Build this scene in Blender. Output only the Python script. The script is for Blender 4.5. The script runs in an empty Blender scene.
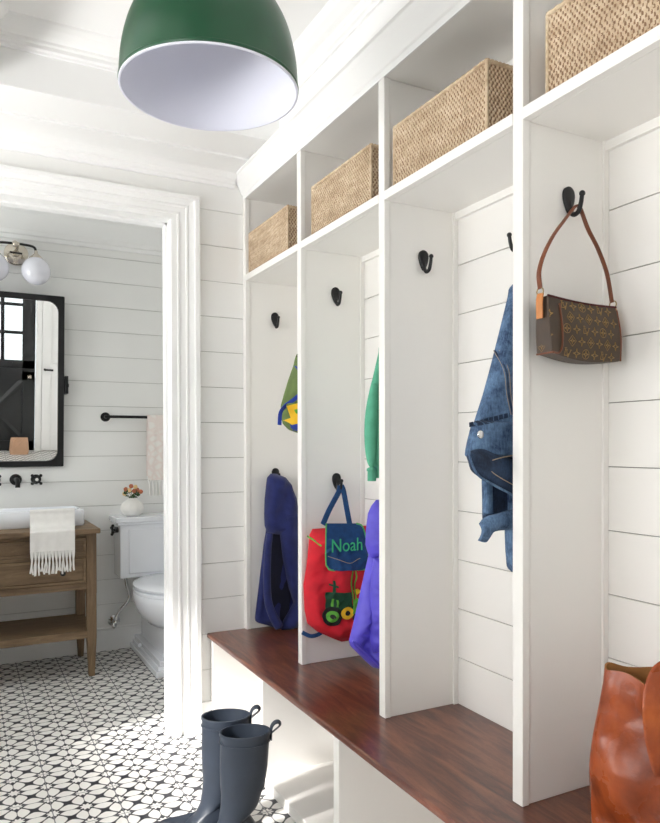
import bpy, bmesh, math, random
from mathutils import Vector, Matrix, noise
random.seed(7)
PI = math.pi
C = bpy.context.scene.collection

# ------------------------------------------------------------------ camera (solved once from the photograph)
YAW, PITCH, ROLL, FPX, CX, CY, CH = 0.478, -0.0106, -0.0024, 708.2, 329.04, 452.59, 1.1541
cf = Vector((math.sin(YAW)*math.cos(PITCH), math.cos(YAW)*math.cos(PITCH), math.sin(PITCH)))
cr = Vector((math.cos(YAW), -math.sin(YAW), 0)); cu = cr.cross(cf)
cr, cu = cr*math.cos(ROLL)+cu*math.sin(ROLL), -cr*math.sin(ROLL)+cu*math.cos(ROLL)
cam = bpy.data.objects.new('camera', bpy.data.cameras.new('camera')); C.objects.link(cam)
m = Matrix.Identity(4)
for i in range(3):
    m[i][0], m[i][1], m[i][2] = cr[i], cu[i], -cf[i]
m[0][3], m[1][3], m[2][3] = 0, 0, CH
cam.matrix_world = m
cam.data.sensor_fit = 'HORIZONTAL'; cam.data.sensor_width = 36; cam.data.lens = FPX*36/660
cam.data.shift_x = (330-CX)/660; cam.data.shift_y = (CY-411.5)/660; cam.data.clip_start = .02
bpy.context.scene.camera = cam
def ray(u, v): return cf + cr*(u-CX)/FPX - cu*(v-CY)/FPX
def atY(u, v, y):
    d = ray(u, v); s = y/d.y; return Vector((d.x*s, y, CH+d.z*s))

# ------------------------------------------------------------------ main dimensions (metres)
YW, WT = 2.778, .12            # hall end wall and its thickness
YB = 4.12                      # bathroom wall
XF, XB = 1.0386, 1.2907        # locker front and back
ZB, ZR0, ZR1, ZC = .393, 1.8297, 1.8547, 2.168
PT = .0306
PAN = [2.7478, 2.2122, 1.67, 1.1262, .583]   # near faces of the upright panels
XBF, XL = .877, .892           # bench nosing, bench base front
DXL, DXR, DZ = -.10, .736, 2.046             # doorway to the bathroom
BO = .1435

# ------------------------------------------------------------------ node helpers
class N:
    def __init__(s, name):
        s.m = bpy.data.materials.new(name); s.m.use_nodes = True
        s.t = s.m.node_tree; s.b = s.t.nodes['Principled BSDF']; s.out = s.t.nodes['Material Output']
    def new(s, k, **kw):
        n = s.t.nodes.new(k)
        for a, b in kw.items(): setattr(n, a, b)
        return n
    def link(s, a, b): s.t.links.new(a, b)
    def put(s, inp, v):
        if hasattr(v, 'type') and hasattr(v, 'is_output'): s.link(v, inp)
        else: inp.default_value = v
    def math(s, op, a, b=None, clamp=False):
        n = s.new('ShaderNodeMath', operation=op, use_clamp=clamp)
        s.put(n.inputs[0], a)
        if b is not None: s.put(n.inputs[1], b)
        return n.outputs[0]
    def coord(s, kind='Object', scale=(1, 1, 1), loc=(0, 0, 0), rot=(0, 0, 0)):
        c = s.new('ShaderNodeTexCoord'); mp = s.new('ShaderNodeMapping')
        s.link(c.outputs[kind], mp.inputs[0])
        mp.inputs['Scale'].default_value = scale; mp.inputs['Location'].default_value = loc; mp.inputs['Rotation'].default_value = rot
        return mp.outputs[0]
    def noise(s, vec, scale=5, detail=4, rough=.5, dist=0):
        n = s.new('ShaderNodeTexNoise'); s.link(vec, n.inputs['Vector'])
        n.inputs['Scale'].default_value = scale; n.inputs['Detail'].default_value = detail
        n.inputs['Roughness'].default_value = rough; n.inputs['Distortion'].default_value = dist
        return n.outputs[0]
    def ramp(s, fac, stops):
        n = s.new('ShaderNodeValToRGB'); s.link(fac, n.inputs[0]); e = n.color_ramp.elements
        while len(e) < len(stops): e.new(.5)
        for k, (p, c) in enumerate(stops): e[k].position = p; e[k].color = (*c, 1)
        return n.outputs[0]
    def bump(s, h, strength=.3, dist=.002):
        n = s.new('ShaderNodeBump'); n.inputs['Strength'].default_value = strength; n.inputs['Distance'].default_value = dist
        s.link(h, n.inputs['Height']); s.link(n.outputs[0], s.b.inputs['Normal'])
    def base(s, c):
        if isinstance(c, tuple): s.b.inputs['Base Color'].default_value = (*c, 1)
        else: s.link(c, s.b.inputs['Base Color'])
    def set(s, rough=.5, metal=0, **kw):
        s.b.inputs['Roughness'].default_value = rough; s.b.inputs['Metallic'].default_value = metal
        for k, v in kw.items(): s.b.inputs[k.replace('_', ' ')].default_value = v
def srgb(r, g, b):
    f = lambda c: (c/255/12.92 if c/255 <= .04045 else ((c/255+.055)/1.055)**2.4)
    return (f(r), f(g), f(b))
def varied(name, col, rough=.5, metal=0, var=.06, scale=8, bump=0, bscale=200, stretch=(1, 1, 1), **kw):
    n = N(name); v = n.coord(scale=stretch)
    f = n.noise(v, scale, 3)
    a = tuple(max(0, c*(1-var)) for c in col); b = tuple(min(1, c*(1+var)) for c in col)
    n.base(n.ramp(f, [(.3, a), (.7, b)])); n.set(rough, metal, **kw)
    if bump: n.bump(n.noise(v, bscale, 2), bump)
    return n.m
M = {}
M['paint'] = varied('white_paint', (.835, .833, .818), .42, var=.008, scale=3)
M['trim'] = varied('white_trim_paint', (.87, .87, .865), .35, var=.008, scale=3)
M['locker'] = varied('locker_paint', (.845, .83, .80), .4, var=.008, scale=3)
M['gap'] = varied('board_gap', (.30, .29, .27), .8)
M['black'] = varied('black_iron', (.012, .012, .013), .45, .3, var=.2, bump=.15)
M['blackdoor'] = varied('black_door_paint', (.016, .018, .02), .35, var=.1)
M['enamel_green'] = varied('green_enamel', srgb(14, 70, 42), .32, var=.04, scale=4)
M['enamel_white'] = varied('white_enamel', (.74, .75, .83), .6, var=.01)
M['chrome'] = varied('chrome', (.75, .75, .76), .15, 1, var=.03)
M['nickel'] = varied('nickel', (.66, .60, .52), .22, 1, var=.03)
M['porcelain'] = varied('porcelain', (.83, .85, .90), .12, var=.01, Coat_Weight=.5)
M['opal'] = varied('opal_glass', (.80, .80, .88), .15, var=.01, Coat_Weight=.6)
M['ceramic'] = varied('white_ceramic', (.82, .80, .77), .4, var=.01)
M['rubber'] = varied('rubber_boot', srgb(42, 49, 60), .42, var=.12, scale=14, bump=.05, bscale=60)
M['rubber_in'] = varied('boot_lining', (.02, .018, .02), .8)
M['navy'] = varied('navy_fleece', srgb(27, 36, 92), .95, var=.22, scale=30, bump=.5, bscale=500, Sheen_Weight=.15)
M['navy_dark'] = varied('navy_lining', srgb(14, 17, 40), .95, var=.2, scale=20, bump=.4, bscale=400)  # same fleece darkened: shade painted inside the jacket opening
M['red'] = varied('red_cotton', srgb(200, 22, 40), .85, var=.12, scale=25, bump=.3, bscale=500)
M['blue_denim'] = varied('blue_strap_cloth', srgb(22, 66, 116), .85, var=.2, scale=60, bump=.4, bscale=600)
M['piping_green'] = varied('green_piping', srgb(84, 176, 96), .7, var=.1)
M['text_green'] = varied('green_embroidery', srgb(60, 190, 130), .7, var=.05)
M['tractor_green'] = varied('dark_green_felt', srgb(20, 66, 44), .9, var=.12)
M['tractor_lime'] = varied('lime_felt', srgb(95, 170, 60), .9, var=.1)
M['felt_black'] = varied('black_felt', (.012, .012, .014), .95, var=.1)
M['yellow'] = varied('yellow_felt', srgb(238, 190, 40), .85, var=.06)
M['purple'] = varied('purple_nylon', srgb(82, 70, 196), .5, var=.1, scale=12, Sheen_Weight=.1)
M['teal'] = varied('green_knit', srgb(88, 168, 137), .9, var=.1, scale=30, bump=.3, bscale=500)
M['moss'] = varied('moss_green_canvas', srgb(98, 118, 66), .85, var=.14, scale=25, bump=.3, bscale=500)
M['royal'] = varied('royal_blue_webbing', srgb(30, 60, 160), .75, var=.1)
M['tan'] = varied('tan_leather_trim', srgb(190, 122, 62), .45, var=.1, scale=40)
M['brown_trim'] = varied('brown_leather_strap', srgb(108, 56, 28), .42, var=.18, scale=30)
M['redlining'] = varied('dark_red_lining', srgb(70, 14, 22), .8, var=.1)
M['canvas'] = varied('brown_coated_canvas', srgb(62, 46, 32), .45, var=.12, scale=60, bump=.15, bscale=700)
M['gold'] = varied('gold_print', srgb(142, 112, 62), .5, var=.08)
M['suede'] = varied('suede_inside', srgb(146, 98, 52), .95, var=.1, scale=60)
M['bagtan'] = varied('blush_tan_leather', srgb(200, 160, 130), .6, var=.08)
M['thread'] = varied('orange_thread', srgb(168, 150, 128), .7)
M['brass'] = varied('aged_brass', srgb(170, 150, 110), .3, 1)
M['petal'] = varied('orange_petal', srgb(190, 112, 80), .7, var=.2, scale=80)
M['petal2'] = varied('cream_petal', srgb(235, 205, 150), .7, var=.1, scale=80)
M['leaf'] = varied('green_leaf', srgb(44, 74, 34), .6, var=.2, scale=80)
M['towel'] = varied('white_cotton_towel', (.84, .82, .80), .95, var=.03, scale=40, bump=.5, bscale=350)
# blush towel with a faint lattice weave
n = N('blush_towel'); v = n.coord(scale=(1, 1, 1), rot=(0, PI/4, 0))
vo = n.new('ShaderNodeTexVoronoi', feature='DISTANCE_TO_EDGE'); n.link(v, vo.inputs['Vector']); vo.inputs['Scale'].default_value = 26
n.base(n.ramp(vo.outputs['Distance'], [(.05, srgb(236, 224, 218)), (.25, srgb(240, 235, 230))])); n.set(.95); n.bump(n.noise(v, 400, 2), .4); M['blush'] = n.m
# denim
def denim(name, c0, c1):
    n = N(name); v = n.coord(); a = n.noise(v, 16, 6, .75, .3); b = n.noise(n.coord(scale=(1, 1, .15)), 350, 3)
    f = n.math('ADD', n.math('MULTIPLY', a, .75), n.math('MULTIPLY', b, .25))
    n.base(n.ramp(f, [(.38, c0), (.62, c1)])); n.set(.9); n.bump(b, .35, .001); return n.m
M['denim'] = denim('washed_denim', srgb(30, 52, 84), srgb(104, 134, 168))
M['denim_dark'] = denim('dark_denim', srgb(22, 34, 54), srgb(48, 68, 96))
# cognac leather
n = N('cognac_leather'); v = n.coord()
f = n.noise(v, 6, 6, .62, .5)
n.base(n.ramp(f, [(.32, srgb(104, 42, 18)), (.5, srgb(156, 72, 32)), (.70, srgb(188, 100, 52))]))
r = n.ramp(n.noise(v, 11, 5), [(.35, (.18,)*3), (.7, (.42,)*3)]); n.link(r, n.b.inputs['Roughness']); n.bump(n.noise(v, 45, 6, .6), .25, .004); M['cognac'] = n.m
# stained wood; grain runs along world y (bench) or x (vanity)
def wood(name, stops, stretch, rough, coat=0, bump=.12):
    n = N(name); v = n.coord(scale=stretch)
    w = n.noise(v, 3.2, 6, .6, 1.6); fine = n.noise(n.coord(scale=tuple(8*s for s in stretch)), 9, 4, .7)
    big = n.noise(n.coord(scale=(2, 2, 2)), 1.3, 3)
    f = n.math('ADD', n.math('ADD', n.math('MULTIPLY', w, .6), n.math('MULTIPLY', fine, .25)), n.math('MULTIPLY', big, .2))
    n.base(n.ramp(f, stops)); n.set(rough, Coat_Weight=coat, Coat_Roughness=.12); n.bump(fine, bump, .001); return n.m
M['walnut'] = wood('red_brown_stained_wood', [(.38, srgb(54, 27, 20)), (.5, srgb(88, 47, 33)), (.66, srgb(124, 76, 54))], (9, 1.1, 9), .34, .35, .08)
M['vanity'] = wood('weathered_oak_stain', [(.36, srgb(88, 69, 50)), (.52, srgb(118, 95, 70)), (.68, srgb(142, 118, 90))], (1.2, 9, 9), .6)
M['vanity_leg'] = wood('weathered_oak_upright', [(.36, srgb(88, 69, 50)), (.52, srgb(118, 95, 70)), (.68, srgb(142, 118, 90))], (9, 9, 1.2), .6)
# rattan
n = N('rattan'); v = n.coord()
f = n.noise(v, 70, 3, .7); g = n.noise(n.coord(scale=(1, 1, 3)), 9, 3)
h = n.math('ADD', n.math('MULTIPLY', f, .5), n.math('MULTIPLY', g, .5))
n.base(n.ramp(h, [(.34, srgb(168, 144, 116)), (.5, srgb(194, 172, 144)), (.64, srgb(214, 196, 170))])); n.set(.55); n.bump(f, .3, .001); M['rattan'] = n.m
M['rattan_stake'] = varied('darker_cane_stakes', srgb(128, 98, 70), .6, var=.2, scale=60)  # darker rattan: shade painted into the recesses of the weave
M['rattan_dark'] = varied('rattan_shadow_core', srgb(92, 62, 38), .7, var=.15, scale=60)
# patterned cement tile (pattern belongs to the tile; 0.1 m star lattice, 0.2 m tiles)
n = N('patterned_cement_tile')
tc = n.new('ShaderNodeNewGeometry'); sp = n.new('ShaderNodeSeparateXYZ'); n.link(tc.outputs['Position'], sp.inputs[0])
def tri(o, off, per):                      # distance to nearest lattice line, 0..0.5
    a = n.math('DIVIDE', n.math('SUBTRACT', o, off), per)
    f = n.math('FRACT', n.math('ADD', a, 100.5)); return n.math('ABSOLUTE', n.math('SUBTRACT', f, .5))
OX, OY = .245, .06
ax, ay = tri(sp.outputs[0], OX, .1), tri(sp.outputs[1], OY, .1)
def lens(al, off):                         # white drop-shaped petals flanking each lattice edge
    t = n.math('SUBTRACT', .5, al)
    w = n.math('MULTIPLY', n.math('SUBTRACT', 1.0, n.math('POWER', n.math('DIVIDE', t, .31), 2.0)), .184)
    c = n.math('ADD', .194, n.math('MULTIPLY', t, -.18))
    return n.math('SUBTRACT', w, n.math('ABSOLUTE', n.math('SUBTRACT', off, c)))
ang = n.math('ARCTAN2', ay, ax)
rr = n.math('SQRT', n.math('ADD', n.math('MULTIPLY', ax, ax), n.math('MULTIPLY', ay, ay)))
star = n.math('SUBTRACT', n.math('ADD', .168, n.math('MULTIPLY', n.math('COSINE', n.math('ADD', n.math('MULTIPLY', ang, 8), PI)), .036)), rr)
mx = n.math('MAXIMUM', n.math('MAXIMUM', lens(ax, ay), lens(ay, ax)), star)
white = n.math('MULTIPLY', n.math('ADD', mx, .008), 45, True)
gx, gy = tri(sp.outputs[0], OX, .2), tri(sp.outputs[1], OY, .2)
grout = n.math('MULTIPLY', n.math('SUBTRACT', n.math('MINIMUM', gx, gy), .006), 300, True)
mixc = n.new('ShaderNodeMix', data_type='RGBA'); n.link(white, mixc.inputs[0])
mixc.inputs[6].default_value = (*srgb(38, 40, 48), 1); mixc.inputs[7].default_value = (*srgb(232, 230, 226), 1)
mg = n.new('ShaderNodeMix', data_type='RGBA'); n.link(grout, mg.inputs[0]); mg.inputs[6].default_value = (*srgb(120, 120, 124), 1)
n.link(mixc.outputs[2], mg.inputs[7]); n.base(mg.outputs[2]); n.set(.45); n.bump(grout, .3, .001); M['tile'] = n.m
# window glass that lets daylight straight through
n = N('window_pane'); n.t.nodes.remove(n.b)
tr = n.new('ShaderNodeBsdfTransparent'); gl = n.new('ShaderNodeBsdfGlossy'); gl.inputs['Roughness'].default_value = .02
mi = n.new('ShaderNodeMixShader'); mi.inputs[0].default_value = .06
n.link(tr.outputs[0], mi.inputs[1]); n.link(gl.outputs[0], mi.inputs[2]); n.link(mi.outputs[0], n.out.inputs[0]); M['pane'] = n.m
n = N('mirror_silver'); n.base((.92, .93, .92)); n.set(.01, 1); M['mirror'] = n.m
n = N('clear_bulb'); n.base((.9, .9, .92)); n.set(.05, Transmission_Weight=.9); M['bulb'] = n.m

# ------------------------------------------------------------------ mesh helpers
def box(bm, x0, x1, y0, y1, z0, z1):
    v = [bm.verts.new((x, y, z)) for x in (x0, x1) for y in (y0, y1) for z in (z0, z1)]
    for f in ((0, 1, 3, 2), (4, 6, 7, 5), (0, 4, 5, 1), (2, 3, 7, 6), (0, 2, 6, 4), (1, 5, 7, 3)):
        bm.faces.new([v[i] for i in f])
    return v
def lathe(bm, prof, cx=0, cy=0, n=48, sx=1, sy=1, fn=None):
    rings = []
    for r, z in prof:
        rings.append([bm.verts.new((cx+(r if fn is None else fn(r, 2*PI*i/n, z))*math.cos(2*PI*i/n)*sx, cy+(r if fn is None else fn(r, 2*PI*i/n, z))*math.sin(2*PI*i/n)*sy, z)) for i in range(n)])
    for a, b in zip(rings, rings[1:]):
        for i in range(n): bm.faces.new((a[i], a[(i+1) % n], b[(i+1) % n], b[i]))
    if prof[0][0] > 1e-5: bm.faces.new(rings[0][::-1])
    if prof[-1][0] > 1e-5: bm.faces.new(rings[-1])
    return rings
def lathe_open(bm, prof, cx=0, cy=0, n=64):
    rings = [[bm.verts.new((cx+r*math.cos(2*PI*i/n), cy+r*math.sin(2*PI*i/n), z)) for i in range(n)] for r, z in prof]
    for a, b in zip(rings, rings[1:]):
        for i in range(n): bm.faces.new((a[i], a[(i+1) % n], b[(i+1) % n], b[i]))
def cat(pts, k=6):
    P = [Vector(p) for p in pts]; P = [P[0]*2-P[1]]+P+[P[-1]*2-P[-2]]; out = []
    for i in range(1, len(P)-2):
        for j in range(k):
            t = j/k; a, b, c, d = P[i-1:i+3]
            out.append(.5*((2*b)+(c-a)*t+(2*a-5*b+4*c-d)*t*t+(3*b-a-3*c+d)*t**3))
    out.append(P[-2]); return out
def tube(bm, pts, r, n=10, smooth=6, flat=None, up=None):
    """round (or flat strap: flat=(width, thickness), up=the thin direction) tube along a smooth path"""
    P = cat(pts, smooth) if smooth else [Vector(p) for p in pts]
    rad = r if callable(r) else (lambda t: r); rings = []; prev = Vector(up) if up else None
    for i, p in enumerate(P):
        t = (P[min(i+1, len(P)-1)]-P[max(i-1, 0)]).normalized()
        if up: a = Vector(up)
        elif prev is None: a = Vector((0, 0, 1)) if abs(t.z) < .9 else Vector((1, 0, 0))
        else: a = prev
        a = (a-t*a.dot(t)).normalized(); prev = a; b = t.cross(a); q = rad(i/(len(P)-1))
        ring = []
        for k in range(n):
            c, s = math.cos(2*PI*k/n), math.sin(2*PI*k/n)
            if flat:
                c = math.copysign(abs(c)**.5, c); s = math.copysign(abs(s)**.5, s)
                ring.append(bm.verts.new(p+a*c*flat[1]/2+b*s*flat[0]/2))
            else: ring.append(bm.verts.new(p+(a*c+b*s)*q))
        rings.append(ring)
    for a, b in zip(rings, rings[1:]):
        for i in range(n): bm.faces.new((a[i], a[(i+1) % n], b[(i+1) % n], b[i]))
    bm.faces.new(rings[0][::-1]); bm.faces.new(rings[-1])
def sphere(bm, c, r, sx=1, sy=1, sz=1, n=20):
    bmesh.ops.create_uvsphere(bm, u_segments=n, v_segments=n//2, radius=r, matrix=Matrix.Translation(c) @ Matrix.Diagonal((sx, sy, sz, 1)))
def cyl(bm, a, b, r, n=20):
    tube(bm, [a, b], r, n, 0)
def poly_prism(bm, pts, y0, y1):
    """outline in (x, z), solid between y0 and y1"""
    A = [bm.verts.new((x, y0, z)) for x, z in pts]; B = [bm.verts.new((x, y1, z)) for x, z in pts]; k = len(pts)
    bm.faces.new(A); bm.faces.new(B[::-1])
    for i in range(k): bm.faces.new((A[i], B[i], B[(i+1) % k], A[(i+1) % k]))
def sweep_y(bm, prof, y0, y1):
    """profile in (x, z) closed, swept along y"""
    poly_prism(bm, prof, y0, y1)
def sweep_x(bm, prof, x0, x1):
    A = [bm.verts.new((x0, y, z)) for y, z in prof]; B = [bm.verts.new((x1, y, z)) for y, z in prof]; k = len(prof)
    bm.faces.new(A); bm.faces.new(B[::-1])
    for i in range(k): bm.faces.new((A[i], B[i], B[(i+1) % k], A[(i+1) % k]))
def wnoise(x, y, z, s): return noise.noise(Vector((x*s, y*s, z*s)))
class Slab:
    """soft padded body: rows (z, x_left, x_right) from top to bottom, front towards -y"""
    def __init__(s, rows, y, th, back=.01, n=2.6, wr=.004, ws=18, folds=0, fk=60, seed=0, taper=.1, lean=0, ridge=0):
        s.ridge = ridge
        s.rows = sorted(rows, key=lambda r: -r[0]); s.y, s.th, s.back, s.n, s.wr, s.ws, s.folds, s.fk, s.seed, s.taper, s.lean = y, th, back, n, wr, ws, folds, fk, seed, taper, lean
        s.zt, s.zb = s.rows[0][0], s.rows[-1][0]
    def lr(s, z):
        R = s.rows
        if z >= R[0][0]: return R[0][1], R[0][2]
        for a, b in zip(R, R[1:]):
            if z >= b[0]:
                t = (a[0]-z)/max(1e-6, a[0]-b[0]); return a[1]+(b[1]-a[1])*t, a[2]+(b[2]-a[2])*t
        return R[-1][1], R[-1][2]
    def prof(s, a, b):
        p = max(0, 1-abs(2*a-1)**s.n)**(1/s.n)
        e = min(1, max(0, min(b, 1-b))/s.taper); return p*math.sin(e*PI/2)**.7
    def front(s, x, z):
        l, r = s.lr(z); a = min(1, max(0, (x-l)/max(1e-5, r-l))); b = (s.zt-z)/(s.zt-s.zb); p = s.prof(a, b)
        w = s.wr*wnoise(x, s.seed, z*.6, s.ws)*2+s.wr*.5*wnoise(x, s.seed+5, z, s.ws*2.7)
        if s.ridge: w -= s.ridge*(1-2.2*abs(wnoise(x+z*.35, s.seed+9, z*.8, s.ws*.8)))*1.2+s.ridge*.5*(1-2.2*abs(wnoise(x-z*.5, s.seed+2, z, s.ws*1.9)))
        if s.folds: w += s.folds*math.sin(s.fk*(x-l)+3*math.sin(6*z+s.seed)+s.seed)*min(1, p*1.5)
        return s.y+s.lean*b-s.th*p+w*min(1, p*1.4)
    def build(s, bm, nu=44, nv=60):
        F, B = [], []
        for j in range(nv+1):
            z = s.zt+(s.zb-s.zt)*j/nv; l, r = s.lr(z); fr, bk = [], []
            for i in range(nu+1):
                a = .5-.5*math.cos(PI*i/nu); x = l+(r-l)*a; b = j/nv
                fr.append(bm.verts.new((x, s.front(x, z), z)))
                bk.append(bm.verts.new((x, s.y+s.lean*b+s.back*s.prof(a, b)+.0008, z)))
            F.append(fr); B.append(bk)
        for j in range(nv):
            for i in range(nu):
                bm.faces.new((F[j][i], F[j+1][i], F[j+1][i+1], F[j][i+1])); bm.faces.new((B[j][i], B[j][i+1], B[j+1][i+1], B[j+1][i]))
            bm.faces.new((F[j][0], B[j][0], B[j+1][0], F[j+1][0])); bm.faces.new((F[j][nu], F[j+1][nu], B[j+1][nu], B[j][nu]))
        for i in range(nu):
            bm.faces.new((F[0][i], F[0][i+1], B[0][i+1], B[0][i])); bm.faces.new((F[nv][i], B[nv][i], B[nv][i+1], F[nv][i+1]))
def pxrows(y, rows, right=None):
    """rows of (v, u_left, u_right or ('x', world_x))"""
    out = []
    for v, ul, ur in rows:
        a = atY(ul, v, y); b = ur[1] if isinstance(ur, tuple) else atY(ur, v, y).x
        out.append((a.z, a.x, b))
    return out
def patch(bm, slab, pts, off=.0015, th=.0015, step=.008):
    """flat cut-out (x, z outline) laid over a slab's front; grid-refined so it follows the bulge"""
    tmp = bmesh.new(); f = tmp.faces.new([tmp.verts.new((x, 0, z)) for x, z in pts])
    bmesh.ops.triangulate(tmp, faces=[f])
    for _ in range(6):
        long = [e for e in tmp.edges if e.calc_length() > step]
        if not long: break
        bmesh.ops.subdivide_edges(tmp, edges=long, cuts=1); bmesh.ops.triangulate(tmp, faces=tmp.faces[:])
    mp = {}
    for v in tmp.verts: mp[v] = (bm.verts.new((v.co.x, slab.front(v.co.x, v.co.z)-off-th, v.co.z)), bm.verts.new((v.co.x, slab.front(v.co.x, v.co.z)-off*.2, v.co.z)))
    for f in tmp.faces:
        bm.faces.new([mp[v][0] for v in f.verts]); bm.faces.new([mp[v][1] for v in f.verts][::-1])
    for e in tmp.edges:
        if len(e.link_faces) == 1:
            a, b = e.verts; bm.faces.new((mp[a][0], mp[a][1], mp[b][1], mp[b][0]))
    tmp.free()
def disc(cx, cz, r, n=18): return [(cx+r*math.cos(2*PI*i/n), cz+r*math.sin(2*PI*i/n)) for i in range(n)]
def rrect(x0, x1, z0, z1, r, n=5, tl=True, tr=True, bl=True, br=True):
    out = []
    for (cx, cz, a0, on) in ((x1-r, z1-r, 0, tr), (x0+r, z1-r, PI/2, tl), (x0+r, z0+r, PI, bl), (x1-r, z0+r, 3*PI/2, br)):
        if on: out += [(cx+r*math.cos(a0+PI/2*i/n), cz+r*math.sin(a0+PI/2*i/n)) for i in range(n+1)]
        else: out.append((cx+(r if cx > (x0+x1)/2 else -r), cz+(r if cz > (z0+z1)/2 else -r)))
    return out

def mesh_obj(name, bm, mat, parent=None, loc=None, smooth=None, bevel=0, subdiv=0):
    bmesh.ops.recalc_face_normals(bm, faces=bm.faces[:])
    base = Vector(loc) if loc is not None else (root_loc(parent) if parent else Vector((0, 0, 0)))
    for v in bm.verts: v.co -= base
    me = bpy.data.meshes.new(name); bm.to_mesh(me); bm.free()
    o = bpy.data.objects.new(name, me); C.objects.link(o); me.materials.append(M[mat])
    if smooth is not None:
        for p in me.polygons: p.use_smooth = True
        if smooth: me.set_sharp_from_angle(angle=math.radians(smooth))
    if parent: o.parent = parent
    else: o.location = base
    if bevel:
        b = o.modifiers.new('bevel', 'BEVEL'); b.width = bevel; b.segments = 2; b.limit_method = 'ANGLE'
    if subdiv:
        s = o.modifiers.new('subdivision', 'SUBSURF'); s.levels = s.render_levels = subdiv
    return o
def root_loc(o):
    while o.parent: o = o.parent
    return o.location.copy()
def tag(o, label, cat_, group=None):
    o['label'] = label; o['category'] = cat_
    if group: o['group'] = group
    return o
def thing(name, label, cat_, loc=(0, 0, 0), group=None):
    o = bpy.data.objects.new(name, None); C.objects.link(o); o.location = loc; o.empty_display_size = .05
    return tag(o, label, cat_, group)
def struct(name, bm, mat, parent=None, **kw):
    o = mesh_obj(name, bm, mat, parent, **kw)
    if not parent: o['kind'] = 'structure'
    return o
def boxes(*bs):
    bm = bmesh.new()
    for b in bs: box(bm, *b)
    return bm
def dup(root, loc, rz=0, label=None, group=None):
    r = root.copy(); C.objects.link(r); r.location = loc; r.rotation_euler = (0, 0, rz)
    if label: r['label'] = label
    if group: r['group'] = group
    for ch in list(root.children):
        c = ch.copy(); C.objects.link(c); c.parent = r
        for g in ch.children:
            d = g.copy(); C.objects.link(d); d.parent = c
    return r

# ================================================================== THE ROOM
XLW, YN, ZT = -1.15, -1.0, 2.455        # hall left wall, near wall, coffer ceiling
struct('floor', boxes((-1.3, 1.6, -1.15, 4.3, -.08, 0)), 'tile')
def shiplap(bm, axis, plane, out, a0, a1, z0, z1, ref, pitch, gap=.0022, th=.006):
    """boards lying in front of plane, towards -y (axis x) or -x (axis y); out = sign of facing"""
    k = math.floor((z0-ref)/pitch); z = ref+k*pitch
    while z < z1-1e-4:
        lo, hi = max(z+gap/2, z0), min(z+pitch-gap/2, z1)
        if hi-lo > .004:
            if axis == 'x': box(bm, a0, a1, *sorted((plane, plane+out*th)), lo, hi)
            else: box(bm, *sorted((plane, plane+out*th)), a0, a1, lo, hi)
        z += pitch
REF = 1.2473
# end wall with the doorway
w = struct('wall_back', boxes((XLW, DXL-.02, YW+.006, YW+WT, 0, 2.46), (DXR+.02, 1.45, YW+.006, YW+WT, 0, 2.46), (DXL-.02, DXR+.02, YW+.006, YW+WT, DZ+.02, 2.46)), 'gap')
bm = bmesh.new()
shiplap(bm, 'x', YW+.006, -1, XLW, DXL-.01, 0, 2.3, REF, BO); shiplap(bm, 'x', YW+.006, -1, DXR+.01, XB, 0, 2.3, REF, BO)
shiplap(bm, 'x', YW+.006, -1, DXL-.01, DXR+.01, DZ+.03, 2.3, REF, BO)
shiplap(bm, 'x', YW+WT, 1, XLW, DXL-.01, 0, 2.44, REF, BO); shiplap(bm, 'x', YW+WT, 1, DXR+.01, 1.4, 0, 2.44, REF, BO)
shiplap(bm, 'x', YW+WT, 1, DXL-.01, DXR+.01, DZ+.03, 2.44, REF, BO)
mesh_obj('shiplap_board', bm, 'paint', w, bevel=.0006)
# doorway casing (mitred, stepped profile) and jamb
bm = bmesh.new()
prof = [(0, 0), (0, .014), (.022, .014), (.024, .019), (.030, .019), (.033, .014), (.055, .017), (.058, .022), (.064, .022), (.068, .018), (.088, .024), (.092, .034), (.108, .034), (.112, .028), (.112, 0)]
rows_ = []
for d, p in prof:
    y = YW-p
    rows_.append([bm.verts.new(c) for c in ((DXR+d, y, 0), (DXR+d, y, DZ+d*.87), (DXL-d, y, DZ+d*.87), (DXL-d, y, 0))])
for a, b in zip(rows_, rows_[1:]):
    for i in range(3): bm.faces.new((a[i], a[i+1], b[i+1], b[i]))
struct('trim_1', bm, 'trim')
struct('trim_2', boxes((DXR, DXR+.02, YW-.002, YW+WT+.008, 0, DZ+.02), (DXL-.02, DXL, YW-.002, YW+WT+.008, 0, DZ+.02), (DXL, DXR, YW-.002, YW+WT+.008, DZ, DZ+.02),
                        (DXR-.01, DXR, YW+.05, YW+.08, 0, DZ), (DXL, DXL+.01, YW+.05, YW+.08, 0, DZ), (DXL, DXR, YW+.05, YW+.08, DZ-.01, DZ)), 'trim', bevel=.001)
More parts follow.
